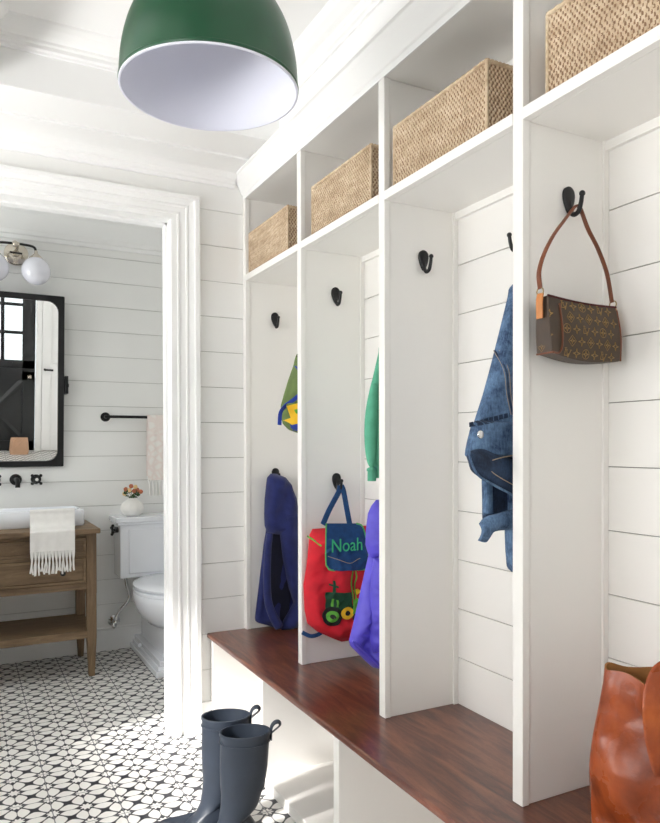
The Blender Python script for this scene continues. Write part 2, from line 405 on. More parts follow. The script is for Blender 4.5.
# bathroom shell
w = struct('wall_far', boxes((-.95, 1.55, YB+.006, YB+.12, 0, 2.5)), 'gap')
bm = bmesh.new(); shiplap(bm, 'x', YB+.006, -1, -.75, 1.45, 0, 2.45, 1.514, .1395)
mesh_obj('shiplap_board', bm, 'paint', w, bevel=.0006)
struct('wall_right', boxes((1.45, 1.55, YW+WT, YB+.1, 0, 2.5), (XB+.03, XB+.13, YN, YW, 0, 2.5)), 'paint')
struct('baseboard_far', boxes((-.75, 1.45, YB-.014, YB, 0, .115), (-.75, 1.45, YB-.009, YB, .115, .13)), 'trim', bevel=.002)
struct('baseboard_back', boxes((DXR+.113, XL+.3, YW-.014, YW, 0, .115)), 'trim', bevel=.002)
bm = bmesh.new()
sweep_x(bm, [(YB, 2.255), (YB-.012, 2.255), (YB-.014, 2.275), (YB-.022, 2.28), (YB-.024, 2.30), (YB-.06, 2.345), (YB-.085, 2.375), (YB-.09, 2.395), (YB-.11, 2.40), (YB-.11, 2.45), (YB, 2.45)], -.75, 1.45)
struct('trim_3', bm, 'trim')
# bathroom left wall with a window
WBY0, WBY1 = 3.1, 3.95
struct('wall_bath_left', boxes((-.85, -.75, YW+WT, WBY0, 0, 2.5), (-.85, -.75, WBY1, YB+.1, 0, 2.5), (-.85, -.75, WBY0, WBY1, 0, 1.0), (-.85, -.75, WBY0, WBY1, 2.0, 2.5)), 'paint')
wf = struct('window_1', boxes((-.84, -.76, WBY0, WBY0+.05, 1.0, 2.0), (-.84, -.76, WBY1-.05, WBY1, 1.0, 2.0), (-.84, -.76, WBY0, WBY1, 1.0, 1.05), (-.84, -.76, WBY0, WBY1, 1.95, 2.0), (-.82, -.78, WBY0, WBY1, 1.48, 1.52)), 'trim')
mesh_obj('pane', boxes((-.802, -.798, WBY0+.05, WBY1-.05, 1.05, 1.95)), 'pane', wf)
mesh_obj('roller_blind', boxes((-.765, -.760, WBY0+.02, WBY1-.02, 1.0, 1.97)), 'towel', wf)  # unseen opaque sheet added to keep the sun out of the bathroom
# hall left wall with two tall windows
WL = [(-.55, .75), (1.25, 2.55)]; WZ0, WZ1 = 1.0, 1.70
bs = [(XLW-.1, XLW, YN, YW, 0, WZ0), (XLW-.1, XLW, YN, YW, WZ1, 2.5), (XLW-.1, XLW, YN, WL[0][0], WZ0, WZ1), (XLW-.1, XLW, WL[0][1], WL[1][0], WZ0, WZ1), (XLW-.1, XLW, WL[1][1], YW, WZ0, WZ1)]
struct('wall_left', boxes(*bs), 'paint')
for k, (a, b) in enumerate(WL):
    x0, x1 = XLW-.09, XLW-.02
    wf = struct('window_%d' % (k+2), boxes((x0, x1, a, a+.05, WZ0, WZ1), (x0, x1, b-.05, b, WZ0, WZ1), (x0, x1, a, b, WZ0, WZ0+.05), (x0, x1, a, b, WZ1-.05, WZ1), (x0+.01, x1-.01, (a+b)/2-.02, (a+b)/2+.02, WZ0, WZ1)), 'trim')
    mesh_obj('pane', boxes((XLW-.057, XLW-.053, a+.05, b-.05, WZ0+.05, WZ1-.05)), 'pane', wf)
# near wall (seen only in the mirror) with the dutch door and a white panelled door
D0, D1, DH = -.14, .78, 2.14
struct('wall_near', boxes((XLW-.1, D0-.03, YN-.1, YN, 0, 2.5), (D1+.03, 1.42, YN-.1, YN, 0, 2.5), (D0-.03, D1+.03, YN-.1, YN, DH+.03, 2.5)), 'paint')
struct('trim_4', boxes((D0-.1, D0-.005, YN, YN+.02, 0, DH+.1), (D1+.005, D1+.07, YN, YN+.02, 0, DH+.1), (D0-.1, D1+.07, YN, YN+.02, DH+.005, DH+.1)), 'trim')
bm = boxes((D0, D0+.14, YN-.05, YN-.01, 0, DH), (D1-.14, D1, YN-.05, YN-.01, 0, DH), (D0, D1, YN-.05, YN-.01, 0, .12), (D0, D1, YN-.05, YN-.01, .86, 1.09), (D0, D1, YN-.05, YN-.01, 2.06, DH),
           (D0, D1, YN-.04, YN-.03, .1, .9), (D0+.01, D1-.01, YN-.01, YN+.008, .965, 1.0))
for s in (1, -1):                       # crossbuck on the lower leaf
    a = Vector(((D0+.14 if s > 0 else D1-.14), YN-.018, .14)); b = Vector(((D1-.14 if s > 0 else D0+.14), YN-.018, .84))
    tube(bm, [a, b], .03, 4, 0, flat=(.075, .02), up=(0, 1, 0))
gx0, gx1 = D0+.14, D1-.14
for k in (1, 2):
    xx = gx0+(gx1-gx0)*k/3; box(bm, xx-.02, xx+.02, YN-.045, YN-.012, 1.09, 2.06)
    zz = 1.09+.97*k/3; box(bm, gx0, gx1, YN-.044, YN-.013, zz-.018, zz+.018)
dd = struct('door_1', bm, 'blackdoor')
mesh_obj('pane', boxes((gx0, gx1, YN-.032, YN-.029, 1.09, 2.06)), 'pane', dd)
bm = bmesh.new(); cyl(bm, (D1-.06, YN-.012, .90), (D1-.06, YN+.012, .90), .022); sphere(bm, (D1-.06, YN+.035, .90), .02); cyl(bm, (D1-.06, YN, .90), (D1-.06, YN+.03, .90), .009)
mesh_obj('door_knob', bm, 'nickel', dd, smooth=40)
W0 = D1+.075
bm = boxes((W0, W0+.58, YN+.001, YN+.02, .01, 2.1), (W0, W0+.10, YN+.02, YN+.03, .01, 2.1), (W0+.48, W0+.58, YN+.02, YN+.03, .01, 2.1), (W0+.1, W0+.48, YN+.02, YN+.03, .01, .2), (W0+.1, W0+.48, YN+.02, YN+.03, .9, 1.08), (W0+.1, W0+.48, YN+.02, YN+.03, 1.98, 2.1))
d2 = struct('door_2', bm, 'trim', bevel=.003)
bm = bmesh.new(); cyl(bm, (W0+.03, YN+.03, 1.0), (W0+.03, YN+.07, 1.0), .014); tube(bm, [(W0+.03, YN+.07, 1.0), (W0+.06, YN+.072, 1.0), (W0+.12, YN+.07, .998)], .011)
mesh_obj('door_handle', bm, 'black', d2, smooth=40)
# ceilings: coffer, beams, mouldings
struct('ceiling', boxes((XLW-.1, 1.42, YN-.1, YW+.12, ZT, 2.55), (-.85, 1.55, YW+.05, YB+.12, 2.45, 2.55)), 'trim')
BX0, BX1, BY0, BY1, ZS = .05, 1.045, .30, 2.412, 2.268    # coffer opening
struct('trim_5', boxes((XLW, 1.32, BY1, YW+.005, ZS, ZT), (BX1, 1.32, BY0, BY1, ZS, ZT), (BX0-.28, BX0, BY0, BY1, ZS, ZT), (XLW, 1.32, BY0-.28, BY0, ZS, ZT),
                       (XLW, 1.045, 2.598, YW-.001, ZS-.008, ZS+.005)), 'trim', bevel=.002)
bm = bmesh.new()                        # moulding round the coffer, mitred
cp = [(0, 2.385), (.008, 2.385), (.010, 2.392), (.018, 2.396), (.018, 2.408), (.024, 2.412), (.026, 2.420), (.045, 2.426), (.066, 2.438), (.078, 2.449), (.082, ZT), (0, ZT)]
R_ = [[bm.verts.new(c) for c in ((BX0+d, BY0+d, z), (BX1-d, BY0+d, z), (BX1-d, BY1-d, z), (BX0+d, BY1-d, z))] for d, z in cp]
for a, b in zip(R_, R_[1:]):
    for i in range(4): bm.faces.new((a[i], a[(i+1) % 4], b[(i+1) % 4], b[i]))
struct('trim_6', bm, 'trim')
bm = bmesh.new()
sweep_x(bm, [(YW, 2.208), (YW-.012, 2.208), (YW-.014, 2.220), (YW-.022, 2.224), (YW-.024, 2.238), (YW-.034, 2.242), (YW-.05, 2.256), (YW-.07, 2.260), (YW, 2.262)], XLW, 1.0)
struct('trim_7', bm, 'trim')

# ================================================================== LOCKERS
L = thing('mudroom_lockers', 'tall white built-in locker unit with open cubbies over the wooden bench', 'lockers', (1.16, 1.67, ZB))
def boardsY(bm, z0, z1, y0, y1): shiplap(bm, 'y', XB+.006, -1, y0, y1, z0, z1, REF, BO)
bm = bmesh.new(); boardsY(bm, ZB, ZR0, PAN[-1], PAN[0]); bk = mesh_obj('back_panel', bm, 'locker', L, bevel=.0006)
mesh_obj('backing_sheet', boxes((XB+.006, XB+.028, PAN[-1], YW-.002, ZB, ZC)), 'gap', L)
mesh_obj('back_panel', boxes((XB, XB+.006, PAN[-1], PAN[0], ZR1, ZC)), 'locker', L)
for k, y in enumerate(PAN):
    y1 = (YW-.001) if k == 0 else y+PT
    p = mesh_obj('side_panel', boxes((XF+.018, XB, y+.004, y1-(.0 if k == 0 else .004), ZB, ZC)), 'locker', L, bevel=.001)
    mesh_obj('stile', boxes((XF, XF+.019, y, y1, ZB, ZC)), 'locker', L, bevel=.0015)
    if k: mesh_obj('corner_batten', boxes((XB-.004, XB, y1-.004, y1+.012, ZB, ZR0)), 'locker', L)
    if k < 4: mesh_obj('corner_batten', boxes((XB-.016, XB-.001, y-.002, y+.004, ZB, ZR0)), 'locker', L)
mesh_obj('shelf', boxes(*[(XF+.0195, XB-.0005, a+PT-.003, b+.003, ZR0, ZR1) for a, b in zip(PAN[1:], PAN)]), 'locker', L)
for a, b in zip(PAN[1:], PAN):
    mesh_obj('shelf_edge', boxes((XF-.001, XF+.019, a+PT, b, ZR0, ZR1)), 'locker', L, bevel=.0012)
    mesh_obj('cornice_strip', boxes((XB-.012, XB-.001, a+PT, b, ZR0-.02, ZR0)), 'locker', L)
mesh_obj('top_panel', boxes((XF+.005, XB+.028, PAN[-1], YW-.002, ZC, 2.262)), 'locker', L)
bm = bmesh.new()
sweep_y(bm, [(XF+.006, ZC), (XF-.001, ZC), (XF-.001, 2.186), (XF-.006, 2.190), (XF-.014, 2.206), (XF-.024, 2.223), (XF-.034, 2.238), (XF-.040, 2.250), (XF-.046, 2.254), (XF-.046, 2.262), (XF+.006, 2.262)], PAN[-1]-.02, YW-.003)
mesh_obj('crown_moulding', bm, 'trim', L)

bench = mesh_obj('wooden_bench', boxes((XBF, XB+.02, PAN[-1]-.03, YW-.001, ZB-.020, ZB-.0005)), 'walnut', None, loc=(1.08, 1.67, ZB-.02), bevel=.006)
bench.modifiers['bevel'].segments = 4
tag(bench, 'long dark red-brown stained wooden bench seat running under the lockers', 'bench')
BB = thing('shoe_cubby_unit', 'low white open shoe cubbies supporting the wooden bench seat', 'shoe cubbies', (1.08, 1.67, 0))
zt = ZB-.021
mesh_obj('base_shelf', boxes((XL+.004, XB+.02, PAN[-1], YW-.015, 0.001, .036)), 'locker', BB, bevel=.003)
mesh_obj('back_panel', boxes((XB, XB+.02, PAN[-1], YW-.015, .036, zt)), 'locker', BB)
for k, y in enumerate(PAN):
    y1 = YW-.016 if k == 0 else y+PT
    mesh_obj('divider', boxes((XL, XB, y, y1, .036, zt)), 'locker', BB, bevel=.0015)
mesh_obj('top_rail', boxes((XL+.004, XL+.022, PAN[-1], YW-.016, zt-.012, zt)), 'locker', BB)

# ------------------------------------------------------------------ baskets
def basket():
    t = thing('woven_basket', '', 'basket'); Lx, Ly, H = .205, .385, .165   # depth, width, height
    def wall(bm, fx, length, height, px=.0058, pz=.0074):
        """fx(a, h, d) -> point; pale weft passing over and under darker stakes"""
        na, nh = int(length/.00145), int(height/.00185); G = []; Dp = {}
        for j in range(nh+1):
            row = []
            for i in range(na+1):
                a, h = length*i/na, height*j/nh
                k = math.floor(h/pz); f = h/pz-k
                d = math.sin(PI*f)**.6*(.0012+.0022*math.sin(PI*a/px+PI*(k % 2)+.5*math.sin(k*2.3)+.8*wnoise(a, k*.3, 1, 30)))-.0008
                v = bm.verts.new(fx(a, h, max(-.0016, d))); Dp[v] = d; row.append(v)
            G.append(row)
        for j in range(nh):
            for i in range(na):
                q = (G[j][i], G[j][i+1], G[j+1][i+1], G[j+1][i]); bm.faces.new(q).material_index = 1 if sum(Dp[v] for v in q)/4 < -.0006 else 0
    bm = bmesh.new()
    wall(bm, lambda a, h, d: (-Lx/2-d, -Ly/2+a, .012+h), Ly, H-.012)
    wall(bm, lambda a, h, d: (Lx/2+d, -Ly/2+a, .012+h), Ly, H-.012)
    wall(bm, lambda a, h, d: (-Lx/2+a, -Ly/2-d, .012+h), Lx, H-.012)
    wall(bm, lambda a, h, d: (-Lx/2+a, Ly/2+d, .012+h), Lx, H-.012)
    box(bm, -Lx/2+.004, -Lx/2+.008, -Ly/2+.004, Ly/2-.004, .01, H); box(bm, Lx/2-.008, Lx/2-.004, -Ly/2+.004, Ly/2-.004, .01, H)
    box(bm, -Lx/2+.004, Lx/2-.004, -Ly/2+.004, -Ly/2+.008, .01, H); box(bm, -Lx/2+.004, Lx/2-.004, Ly/2-.008, Ly/2-.004, .01, H)
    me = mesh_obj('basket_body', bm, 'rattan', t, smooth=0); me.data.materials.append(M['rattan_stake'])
    bm = bmesh.new(); c = [(-Lx/2, -Ly/2), (Lx/2, -Ly/2), (Lx/2, Ly/2), (-Lx/2, Ly/2)]
    for i in range(4):
        a, b = Vector((*c[i], H)), Vector((*c[(i+1) % 4], H)); k = 60
        tube(bm, [a+(b-a)*j/k+Vector((0, 0, .0012*math.sin(j*1.9))) for j in range(k+1)], .0048, 8, 0)
    for x, y in c: tube(bm, [(x, y, .008), (x, y, H)], .0042, 8, 0)
    mesh_obj('basket_rim', bm, 'rattan', t, smooth=60)
    mesh_obj('basket_base', boxes((-Lx/2+.006, Lx/2-.006, -Ly/2+.006, Ly/2-.006, .001, .013)), 'rattan_dark', t)
    return t
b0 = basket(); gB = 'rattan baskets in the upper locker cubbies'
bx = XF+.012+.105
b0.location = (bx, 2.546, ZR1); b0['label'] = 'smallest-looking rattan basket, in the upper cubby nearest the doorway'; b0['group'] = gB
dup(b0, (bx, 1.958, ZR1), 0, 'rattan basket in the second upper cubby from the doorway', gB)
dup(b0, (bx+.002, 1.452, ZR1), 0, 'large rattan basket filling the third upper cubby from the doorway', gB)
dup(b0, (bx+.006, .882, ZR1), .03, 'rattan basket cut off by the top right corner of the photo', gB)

# ------------------------------------------------------------------ hooks
def hook():
    t = thing('coat_hook', '', 'coat hook'); bm = bmesh.new()
    pts = []
    for i in range(28):
        a = 2*PI*i/28; s = math.sin(a); pts.append((math.cos(a)*(.0155+.0065*s)*1.0, .006+s*.029))
    A = [bm.verts.new((x, -.0005, z)) for x, z in pts]; B = [bm.verts.new((x, -.005, z)) for x, z in pts]; D = [bm.verts.new((x*.72, -.0085, .006+(z-.006)*.78)) for x, z in pts]
    bm.faces.new(A); bm.faces.new(D[::-1])
    for i in range(28):
        j = (i+1) % 28; bm.faces.new((A[i], B[i], B[j], A[j])); bm.faces.new((B[i], D[i], D[j], B[j]))
    mesh_obj('hook_plate', bm, 'black', t, smooth=50)
    bm = bmesh.new()
    tube(bm, [(0, -.004, .002), (0, -.008, -.018), (0, -.017, -.029), (0, -.030, -.026), (0, -.037, -.010), (0, -.040, .006)], lambda q: .0058-.0012*q, 10)
    sphere(bm, (0, -.0405, .009), .0066, n=14)
    mesh_obj('hook_arm', bm, 'black', t, smooth=50)
    return t
h0 = hook(); gH = 'black iron coat hooks in the lockers'; HX = 1.170
h0.location = (HX, PAN[0]+.004, 1.676); h0['label'] = 'black hook high in the locker nearest the doorway, nothing hanging on it'; h0['group'] = gH
PF = [p+.004 for p in PAN]
def hk(loc, rz, lab): return dup(h0, (loc[0], loc[1], loc[2]-.007), rz, lab, gH)
hk((HX, PF[0], 1.030), 0, 'black hook holding the navy fleece jacket')
hk((HX+.004, PF[1], 1.683), 0, 'empty black hook on the divider above the red backpack')
hk((HX+.006, PF[1], 1.027), 0, 'black hook holding the red and blue backpack')
hk((HX, PF[2], 1.680), 0, 'empty black hook alone on the third tall divider from the doorway')
hk((HX, PF[3], 1.684), 0, 'black hook holding the monogram shoulder bag')
hk((XB, 1.405, 1.690), -PI/2, 'half-hidden black hook on the back boards above the denim jacket')
hk((HX, PAN[1]+PT-.004, 1.60), PI, 'black hook behind the divider holding the moss green backpack')
hk((HX, PAN[2]+PT-.004, 1.683), PI, 'black hook behind the divider holding the green knit top')
hk((HX, PAN[2]+PT-.004, 1.03), PI, 'black hook behind the divider holding the purple rain jacket')
hk((HX, PAN[3]+PT-.004, 1.683), PI, 'black hook behind the divider holding the denim jacket')

# ------------------------------------------------------------------ monogram handbag
HB = thing('shoulder_bag', 'small brown monogram shoulder bag with leather strap hanging on a black hook', 'handbag', (1.13, 1.05, 1.33))
hx0, hx1, hy0, hy1 = 1.055, 1.252, 1.060, 1.104
def bagz(x): return 1.325+.0*x
# body: slightly drooping box, wider at the bottom; left end tilted
bm = bmesh.new(); nx, nz = 26, 14
def bag_pt(a, b, side):   # a along x, b up; side 0 front, 1 back
    x = hx0+(hx1-hx0)*a; z0 = 1.340-.010*math.sin(PI*a)-.008*a; z1 = 1.456-.008*a-.004*math.sin(PI*a)
    z = z0+(z1-z0)*b; bulge = .006*math.sin(PI*min(1, max(0, a)))*math.sin(PI*b)
    tp = .012*b**2; yf = hy0+tp-bulge; yb = hy1-tp*.3
    return Vector((x+.004*math.sin(PI*b)*(1 if a > .5 else -1)*abs(2*a-1), yf if side == 0 else yb, z))
G = [[[bm.verts.new(bag_pt(i/nx, j/nz, s)) for i in range(nx+1)] for j in range(nz+1)] for s in (0, 1)]
for s in (0, 1):
    for j in range(nz):
        for i in range(nx): bm.faces.new((G[s][j][i], G[s][j][i+1], G[s][j+1][i+1], G[s][j+1][i]))
for j in range(nz):
    for i in (0, nx): bm.faces.new((G[0][j][i], G[1][j][i], G[1][j+1][i], G[0][j+1][i]))
for i in range(nx): bm.faces.new((G[0][0][i], G[1][0][i], G[1][0][i+1], G[0][0][i+1]))
body = mesh_obj('bag_body', bm, 'canvas', HB, smooth=50, bevel=.003)
bm = bmesh.new()
for s in (0, 1):
    tube(bm, [bag_pt(i/8, 1.0, s)+Vector((0, 0, .001)) for i in range(9)], .0022, 8, 2)
A = [bm.verts.new(bag_pt(i/8, .97, 0)+Vector((0, .004, -.002))) for i in range(9)]; B = [bm.verts.new(bag_pt(i/8, .97, 1)+Vector((0, -.004, -.002))) for i in range(9)]
for i in range(8): bm.faces.new((A[i], A[i+1], B[i+1], B[i]))
mesh_obj('zip_opening', bm, 'redlining', HB, smooth=40)
# monogram print
bm = bmesh.new()
def onbag(x, z):
    a = (x-hx0)/(hx1-hx0); z0 = 1.340-.010*math.sin(PI*a)-.008*a; z1 = 1.456-.008*a-.004*math.sin(PI*a); b = (z-z0)/(z1-z0)
    return Vector((x, bag_pt(a, b, 0).y-.0007, z))
def onend(yy, z): return Vector((hx0-.0012, yy, z))
def stroke(bm, pts, w, closed, f):
    P = [f(x, z) for x, z in pts]
    if closed: P.append(P[0].copy())
    for a, b in zip(P, P[1:]):
        if (b-a).length > 1e-5: tube(bm, [a, b], w/2, 4, 0)
def star4(bm, x, z, r, f):
    stroke(bm, [(x+(r if k % 2 == 0 else r*.30)*math.cos(k*PI/4), z+(r if k % 2 == 0 else r*.30)*math.sin(k*PI/4)) for k in range(8)], .0018, True, f)
def motif(bm, kind, x, z, f=onbag):
    if kind == 0:    # overlapped serif letters L and V
        stroke(bm, [(x-.004, z+.009), (x-.0075, z-.006), (x+.002, z-.006), (x+.004, z-.002)], .0018, False, f); stroke(bm, [(x-.007, z+.009), (x-.001, z+.009)], .0012, False, f)
        stroke(bm, [(x-.002, z+.005), (x+.002, z-.010), (x+.0095, z+.005)], .0018, False, f); stroke(bm, [(x-.005, z+.005), (x+.001, z+.005)], .0012, False, f); stroke(bm, [(x+.007, z+.005), (x+.012, z+.005)], .0012, False, f)
    elif kind == 1: stroke(bm, [(x+.0095*math.cos(t*PI/8), z+.0095*math.sin(t*PI/8)) for t in range(16)], .0013, True, f); star4(bm, x, z, .007, f)
    elif kind == 2: stroke(bm, [(x, z+.0115), (x+.010, z), (x, z-.0115), (x-.010, z)], .0013, True, f); star4(bm, x, z, .006, f)
    else: star4(bm, x, z, .0095, f)
seq = [[0, 3, 1, 3], [2, 3, 2, 3]]
for j in range(5):
    for i in range(9):
        x = hx0+.040+i*.0255+(j % 2)*.0128; z = 1.343+j*.0245-.03*(x-hx0)
        if x < hx1-.011 and z < 1.444: motif(bm, seq[j % 2][(i+(j//2)*2) % 4], x, z)
mesh_obj('monogram', bm, 'gold', body); bm = bmesh.new()
for yy, zz, k in ((1.088, 1.355, 2), (1.066, 1.375, 3), (1.090, 1.395, 0), (1.066, 1.418, 3)): motif(bm, k, yy, zz, onend)
mesh_obj('monogram', bm, 'gold', body)
# gusset piping and tabs on the left end
bm = bmesh.new()
gp = [bag_pt(.145, .90, 0), bag_pt(.15, .5, 0), bag_pt(.14, .2, 0), bag_pt(.10, .04, 0), bag_pt(.02, -.0, 0), bag_pt(0, .0, 0), bag_pt(0, 0, 1)]
tube(bm, [p+Vector((0, -.0015, 0)) for p in gp], .0021, 8, 5)
mesh_obj('piping', bm, 'brown_trim', body, smooth=50)
bm = bmesh.new(); tube(bm, [bag_pt(1, 0, 0), bag_pt(1.0, .5, 0), bag_pt(1.0, .95, 0)], .0018, 8, 5); mesh_obj('piping', bm, 'brown_trim', body, smooth=50)
bm = bmesh.new(); p = (bag_pt(0, 1, 0)+bag_pt(0, 1, 1))/2
tube(bm, [p+Vector((-.006, 0, .006)), p+Vector((-.009, 0, -.012)), p+Vector((-.008, 0, -.045))], .005, 10, 4, flat=(.018, .004), up=(1, 0, 0))
mesh_obj('side_tab', bm, 'tan', HB, smooth=50); bm = bmesh.new()
q = (bag_pt(1, 1, 0)+bag_pt(1, 1, 1))/2
tube(bm, [q+Vector((.006, 0, .002)), q+Vector((.009, 0, -.012)), q+Vector((.008, 0, -.045))], .005, 10, 4, flat=(.018, .004), up=(1, 0, 0))
mesh_obj('side_tab', bm, 'tan', HB, smooth=50)
for s in (-1, 1):
    bm = bmesh.new(); c = (p if s < 0 else q)+Vector((s*.007, 0, .010)); ring = [c+Vector((0, .009*math.cos(t*PI/6), .008*math.sin(t*PI/6))) for t in range(13)]
    tube(bm, ring, .0014, 8, 2); mesh_obj('metal_ring', bm, 'brass', HB, smooth=50)
bm = bmesh.new(); hz = 1.684-.024
sp_ = [p+Vector((-.007, 0, .016))]+[atY(u, v, 1.092) for u, v in ((539, 272), (544, 254), (553, 236), (563, 222))]+[Vector((1.160, 1.103, hz-.002)), Vector((1.17, 1.103, hz+.004)), Vector((1.18, 1.103, hz-.003))]+[atY(u, v, 1.088) for u, v in ((588, 229), (598, 249), (607, 274))]+[q+Vector((.004, 0, .014))]
tube(bm, sp_, .005, 10, 5, flat=(.012, .004), up=(.25, 0, 1) if False else None)
mesh_obj('shoulder_strap', bm, 'brown_trim', HB, smooth=50)

# ------------------------------------------------------------------ red backpack
yp = 2.196
RB = thing('backpack', 'red childs backpack with blue flap and tractor on a black hook', 'backpack', (1.14, 2.17, .50))
rows = pxrows(2.18, [(529, 313, 368), (535, 310, 371), (560, 308, 377), (585, 304, 381), (610, 305, 381), (624, 308, 379), (632, 318, 376), (639, 334, 370), (642, 342, 366)])
S = Slab(rows, yp-.012, .062, .012, 2.4, .007, 16, seed=3, taper=.12, ridge=.011)
bm = bmesh.new(); S.build(bm); mesh_obj('pack_body', bm, 'red', RB, smooth=0)
def P2(u, v): p = atY(u, v, 2.13); return (p.x, p.z)
fl = [P2(324, 523), P2(354, 523), P2(360, 526), P2(364, 540), P2(366, 560), P2(365, 566), P2(362, 569), P2(332, 570), P2(327, 567), P2(325, 560)]
fS = Slab([(atY(0, 519, 2.13).z, P2(322, 530)[0], P2(366, 530)[0]), (atY(0, 530, 2.13).z, P2(321, 530)[0], P2(367, 530)[0]), (atY(0, 575, 2.13).z, P2(322, 560)[0], P2(369, 560)[0])], S.y-.056, .010, .01, 8, .0005, 20, taper=.08)
S2 = type('F', (), {'front': staticmethod(lambda x, z: min(S.front(x, z), fS.front(x, z)))})
bm = bmesh.new(); patch(bm, S2, fl, .002, .003); flap = mesh_obj('flap', bm, 'blue_denim', RB, smooth=40)
S3 = type('F', (), {'front': staticmethod(lambda x, z: S2.front(x, z)-.005)})
bm = bmesh.new(); pts = fl[2:]+fl[:0]
ring = fl[:1]+fl[-1:-9:-1]
tube(bm, [(x, S2.front(x, z)-.005, z) for x, z in [fl[0]]+fl[:0:-1]], .0028, 8, 4); mesh_obj('flap_piping', bm, 'piping_green', flap, smooth=50)
def text_mesh(txt, size):
    cu_ = bpy.data.curves.new('t', 'FONT'); cu_.body = txt; cu_.size = size; cu_.resolution_u = 3
    o = bpy.data.objects.new('t', cu_); C.objects.link(o); dg = bpy.context.evaluated_depsgraph_get()
    me = bpy.data.meshes.new_from_object(o.evaluated_get(dg)); bpy.data.objects.remove(o); return me
me = text_mesh('Noah', .062); bm = bmesh.new(); tmp = bmesh.new(); tmp.from_mesh(me)
yt = min(S2.front(*P2(u, v)) for u in range(327, 364, 3) for v in range(528, 560, 4))-.0062; xs = [v.co.x for v in tmp.verts]; wd = max(xs)-min(xs); tx0, tz0 = P2(329, 551); sc = (P2(359, 551)[0]-tx0)/wd
tx0 -= .010; mp = {v: bm.verts.new((tx0+v.co.x*sc, yt, tz0+v.co.y*sc*1.15)) for v in tmp.verts}
for f in tmp.faces: bm.faces.new([mp[v] for v in f.verts])
r_ = bmesh.ops.extrude_face_region(bm, geom=bm.faces[:])
for e in r_['geom']:
    if isinstance(e, bmesh.types.BMVert): e.co.y += .0015
tmp.free(); o = mesh_obj('embroidered_name', bm, 'text_green', flap)
bm = bmesh.new(); tube(bm, [(x, S2.front(x, z)-.0052, z) for x, z in [P2(327, 556), P2(336, 559), P2(346, 562), P2(355, 558), P2(365, 555)]], .0012, 6, 4); mesh_obj('stitching', bm, 'thread', flap)
# straps
bm = bmesh.new(); hz = 1.027-.024
for a, b in (((P2(325, 525)), -.008), ((P2(352, 525)), .008)):
    tube(bm, [(a[0], yp-.05, a[1]), ((a[0]*2+1.176)/3, yp-.04, a[1]+(hz-a[1])*.4), (1.176+b*1.2, yp-.018, hz-.012), (1.176+b*.3, yp-.014, hz+.009)], .005, 10, 5, flat=(.02, .004), up=(0, 1, 0))
mesh_obj('hanging_loop', bm, 'blue_denim', RB, smooth=50)
bm = bmesh.new()
zl = P2(310, 636)
tube(bm, [(P2(308, 634)[0], yp-.02, zl[1]+.002), (P2(316, 636)[0], yp-.03, zl[1]-.012), (P2(326, 638)[0], yp-.028, zl[1]-.006), (P2(332, 632)[0], yp-.03, zl[1]+.02), (P2(318, 628)[0], yp-.025, zl[1]+.022)], .005, 10, 5, flat=(.014, .004), up=(0, 1, 0))
mesh_obj('shoulder_strap', bm, 'blue_denim', RB, smooth=50)
bm = bmesh.new()
for u0, v0, u1, v1 in ((349, 570, 349.5, 606), (352.5, 570, 353, 600)):
    pts = [P2(u0+(u1-u0)*t/5+.6*math.sin(t*2), v0+(v1-v0)*t/5) for t in range(6)]
    tube(bm, [(x, S.front(x, z)-.004, z) for x, z in pts], .0022, 8, 3); mesh_obj('drawstring', bm, 'tractor_lime', RB, smooth=50); bm = bmesh.new()
tube(bm, [(x, S.front(x, z)-.003, z) for x, z in (P2(314, 538), P2(317, 541), P2(321, 546))], .003, 6, 3)
mesh_obj('drawstring', bm, 'tractor_lime', RB, smooth=50)
bm = bmesh.new()
patch(bm, S, [P2(*p) for p in ((325, 592), (348, 591), (348, 616), (338, 617), (326, 612))])
patch(bm, S, [P2(*p) for p in ((331, 580), (333, 580), (333, 592), (331, 592))]); patch(bm, S, [P2(*p) for p in ((328, 583), (335, 585), (335, 587), (328, 585))])
tr_ = mesh_obj('tractor_badge', bm, 'tractor_green', RB, smooth=40)
def wheel(u, v, R0, R1, R2, ca, cb):
    x, z = P2(u, v); px = .0047
    for R, cc, off in ((R0, 'felt_black', .003), (R1, ca, .005), (R2, cb, .007)):
        bm = bmesh.new(); patch(bm, S, disc(x, z, R*px), off, .0012); mesh_obj('badge_wheel' if R == R0 else 'wheel_centre', bm, cc, tr_ , smooth=40)
wheel(331, 616, 7, 4.2, 1.6, 'tractor_lime', 'felt_black')
wheel(343.5, 611.5, 4.8, 4.6, 1.8, 'yellow', 'felt_black')
wheel(359, 609, 10, 5.2, 2.5, 'tractor_lime', 'yellow')
bm = bmesh.new()
patch(bm, S, [P2(*p) for p in ((349, 601), (353, 597), (362, 598), (366, 600), (365, 603), (356, 602), (352, 610), (348, 612))], .0055)
mesh_obj('mudguard', bm, 'tractor_lime', tr_, smooth=40)
bm = bmesh.new(); patch(bm, S, [P2(*p) for p in ((330, 598), (331.5, 598), (331.5, 606), (330, 606))], .0045); mesh_obj('grille_bar', bm, 'tractor_lime', tr_, smooth=40)
bm = bmesh.new(); patch(bm, S, [P2(*p) for p in ((334, 599), (335.5, 599), (335.5, 606), (334, 606))], .0045)
mesh_obj('grille_bar', bm, 'tractor_lime', tr_, smooth=40)
bm = bmesh.new(); patch(bm, S, [P2(*p) for p in ((352, 590), (356, 588), (359, 591), (355, 594))], .002); patch(bm, S, [P2(*p) for p in ((361, 583), (363, 582), (364, 586), (362, 587))], .002)
mesh_obj('tassel_badge', bm, 'yellow', tr_, smooth=40)

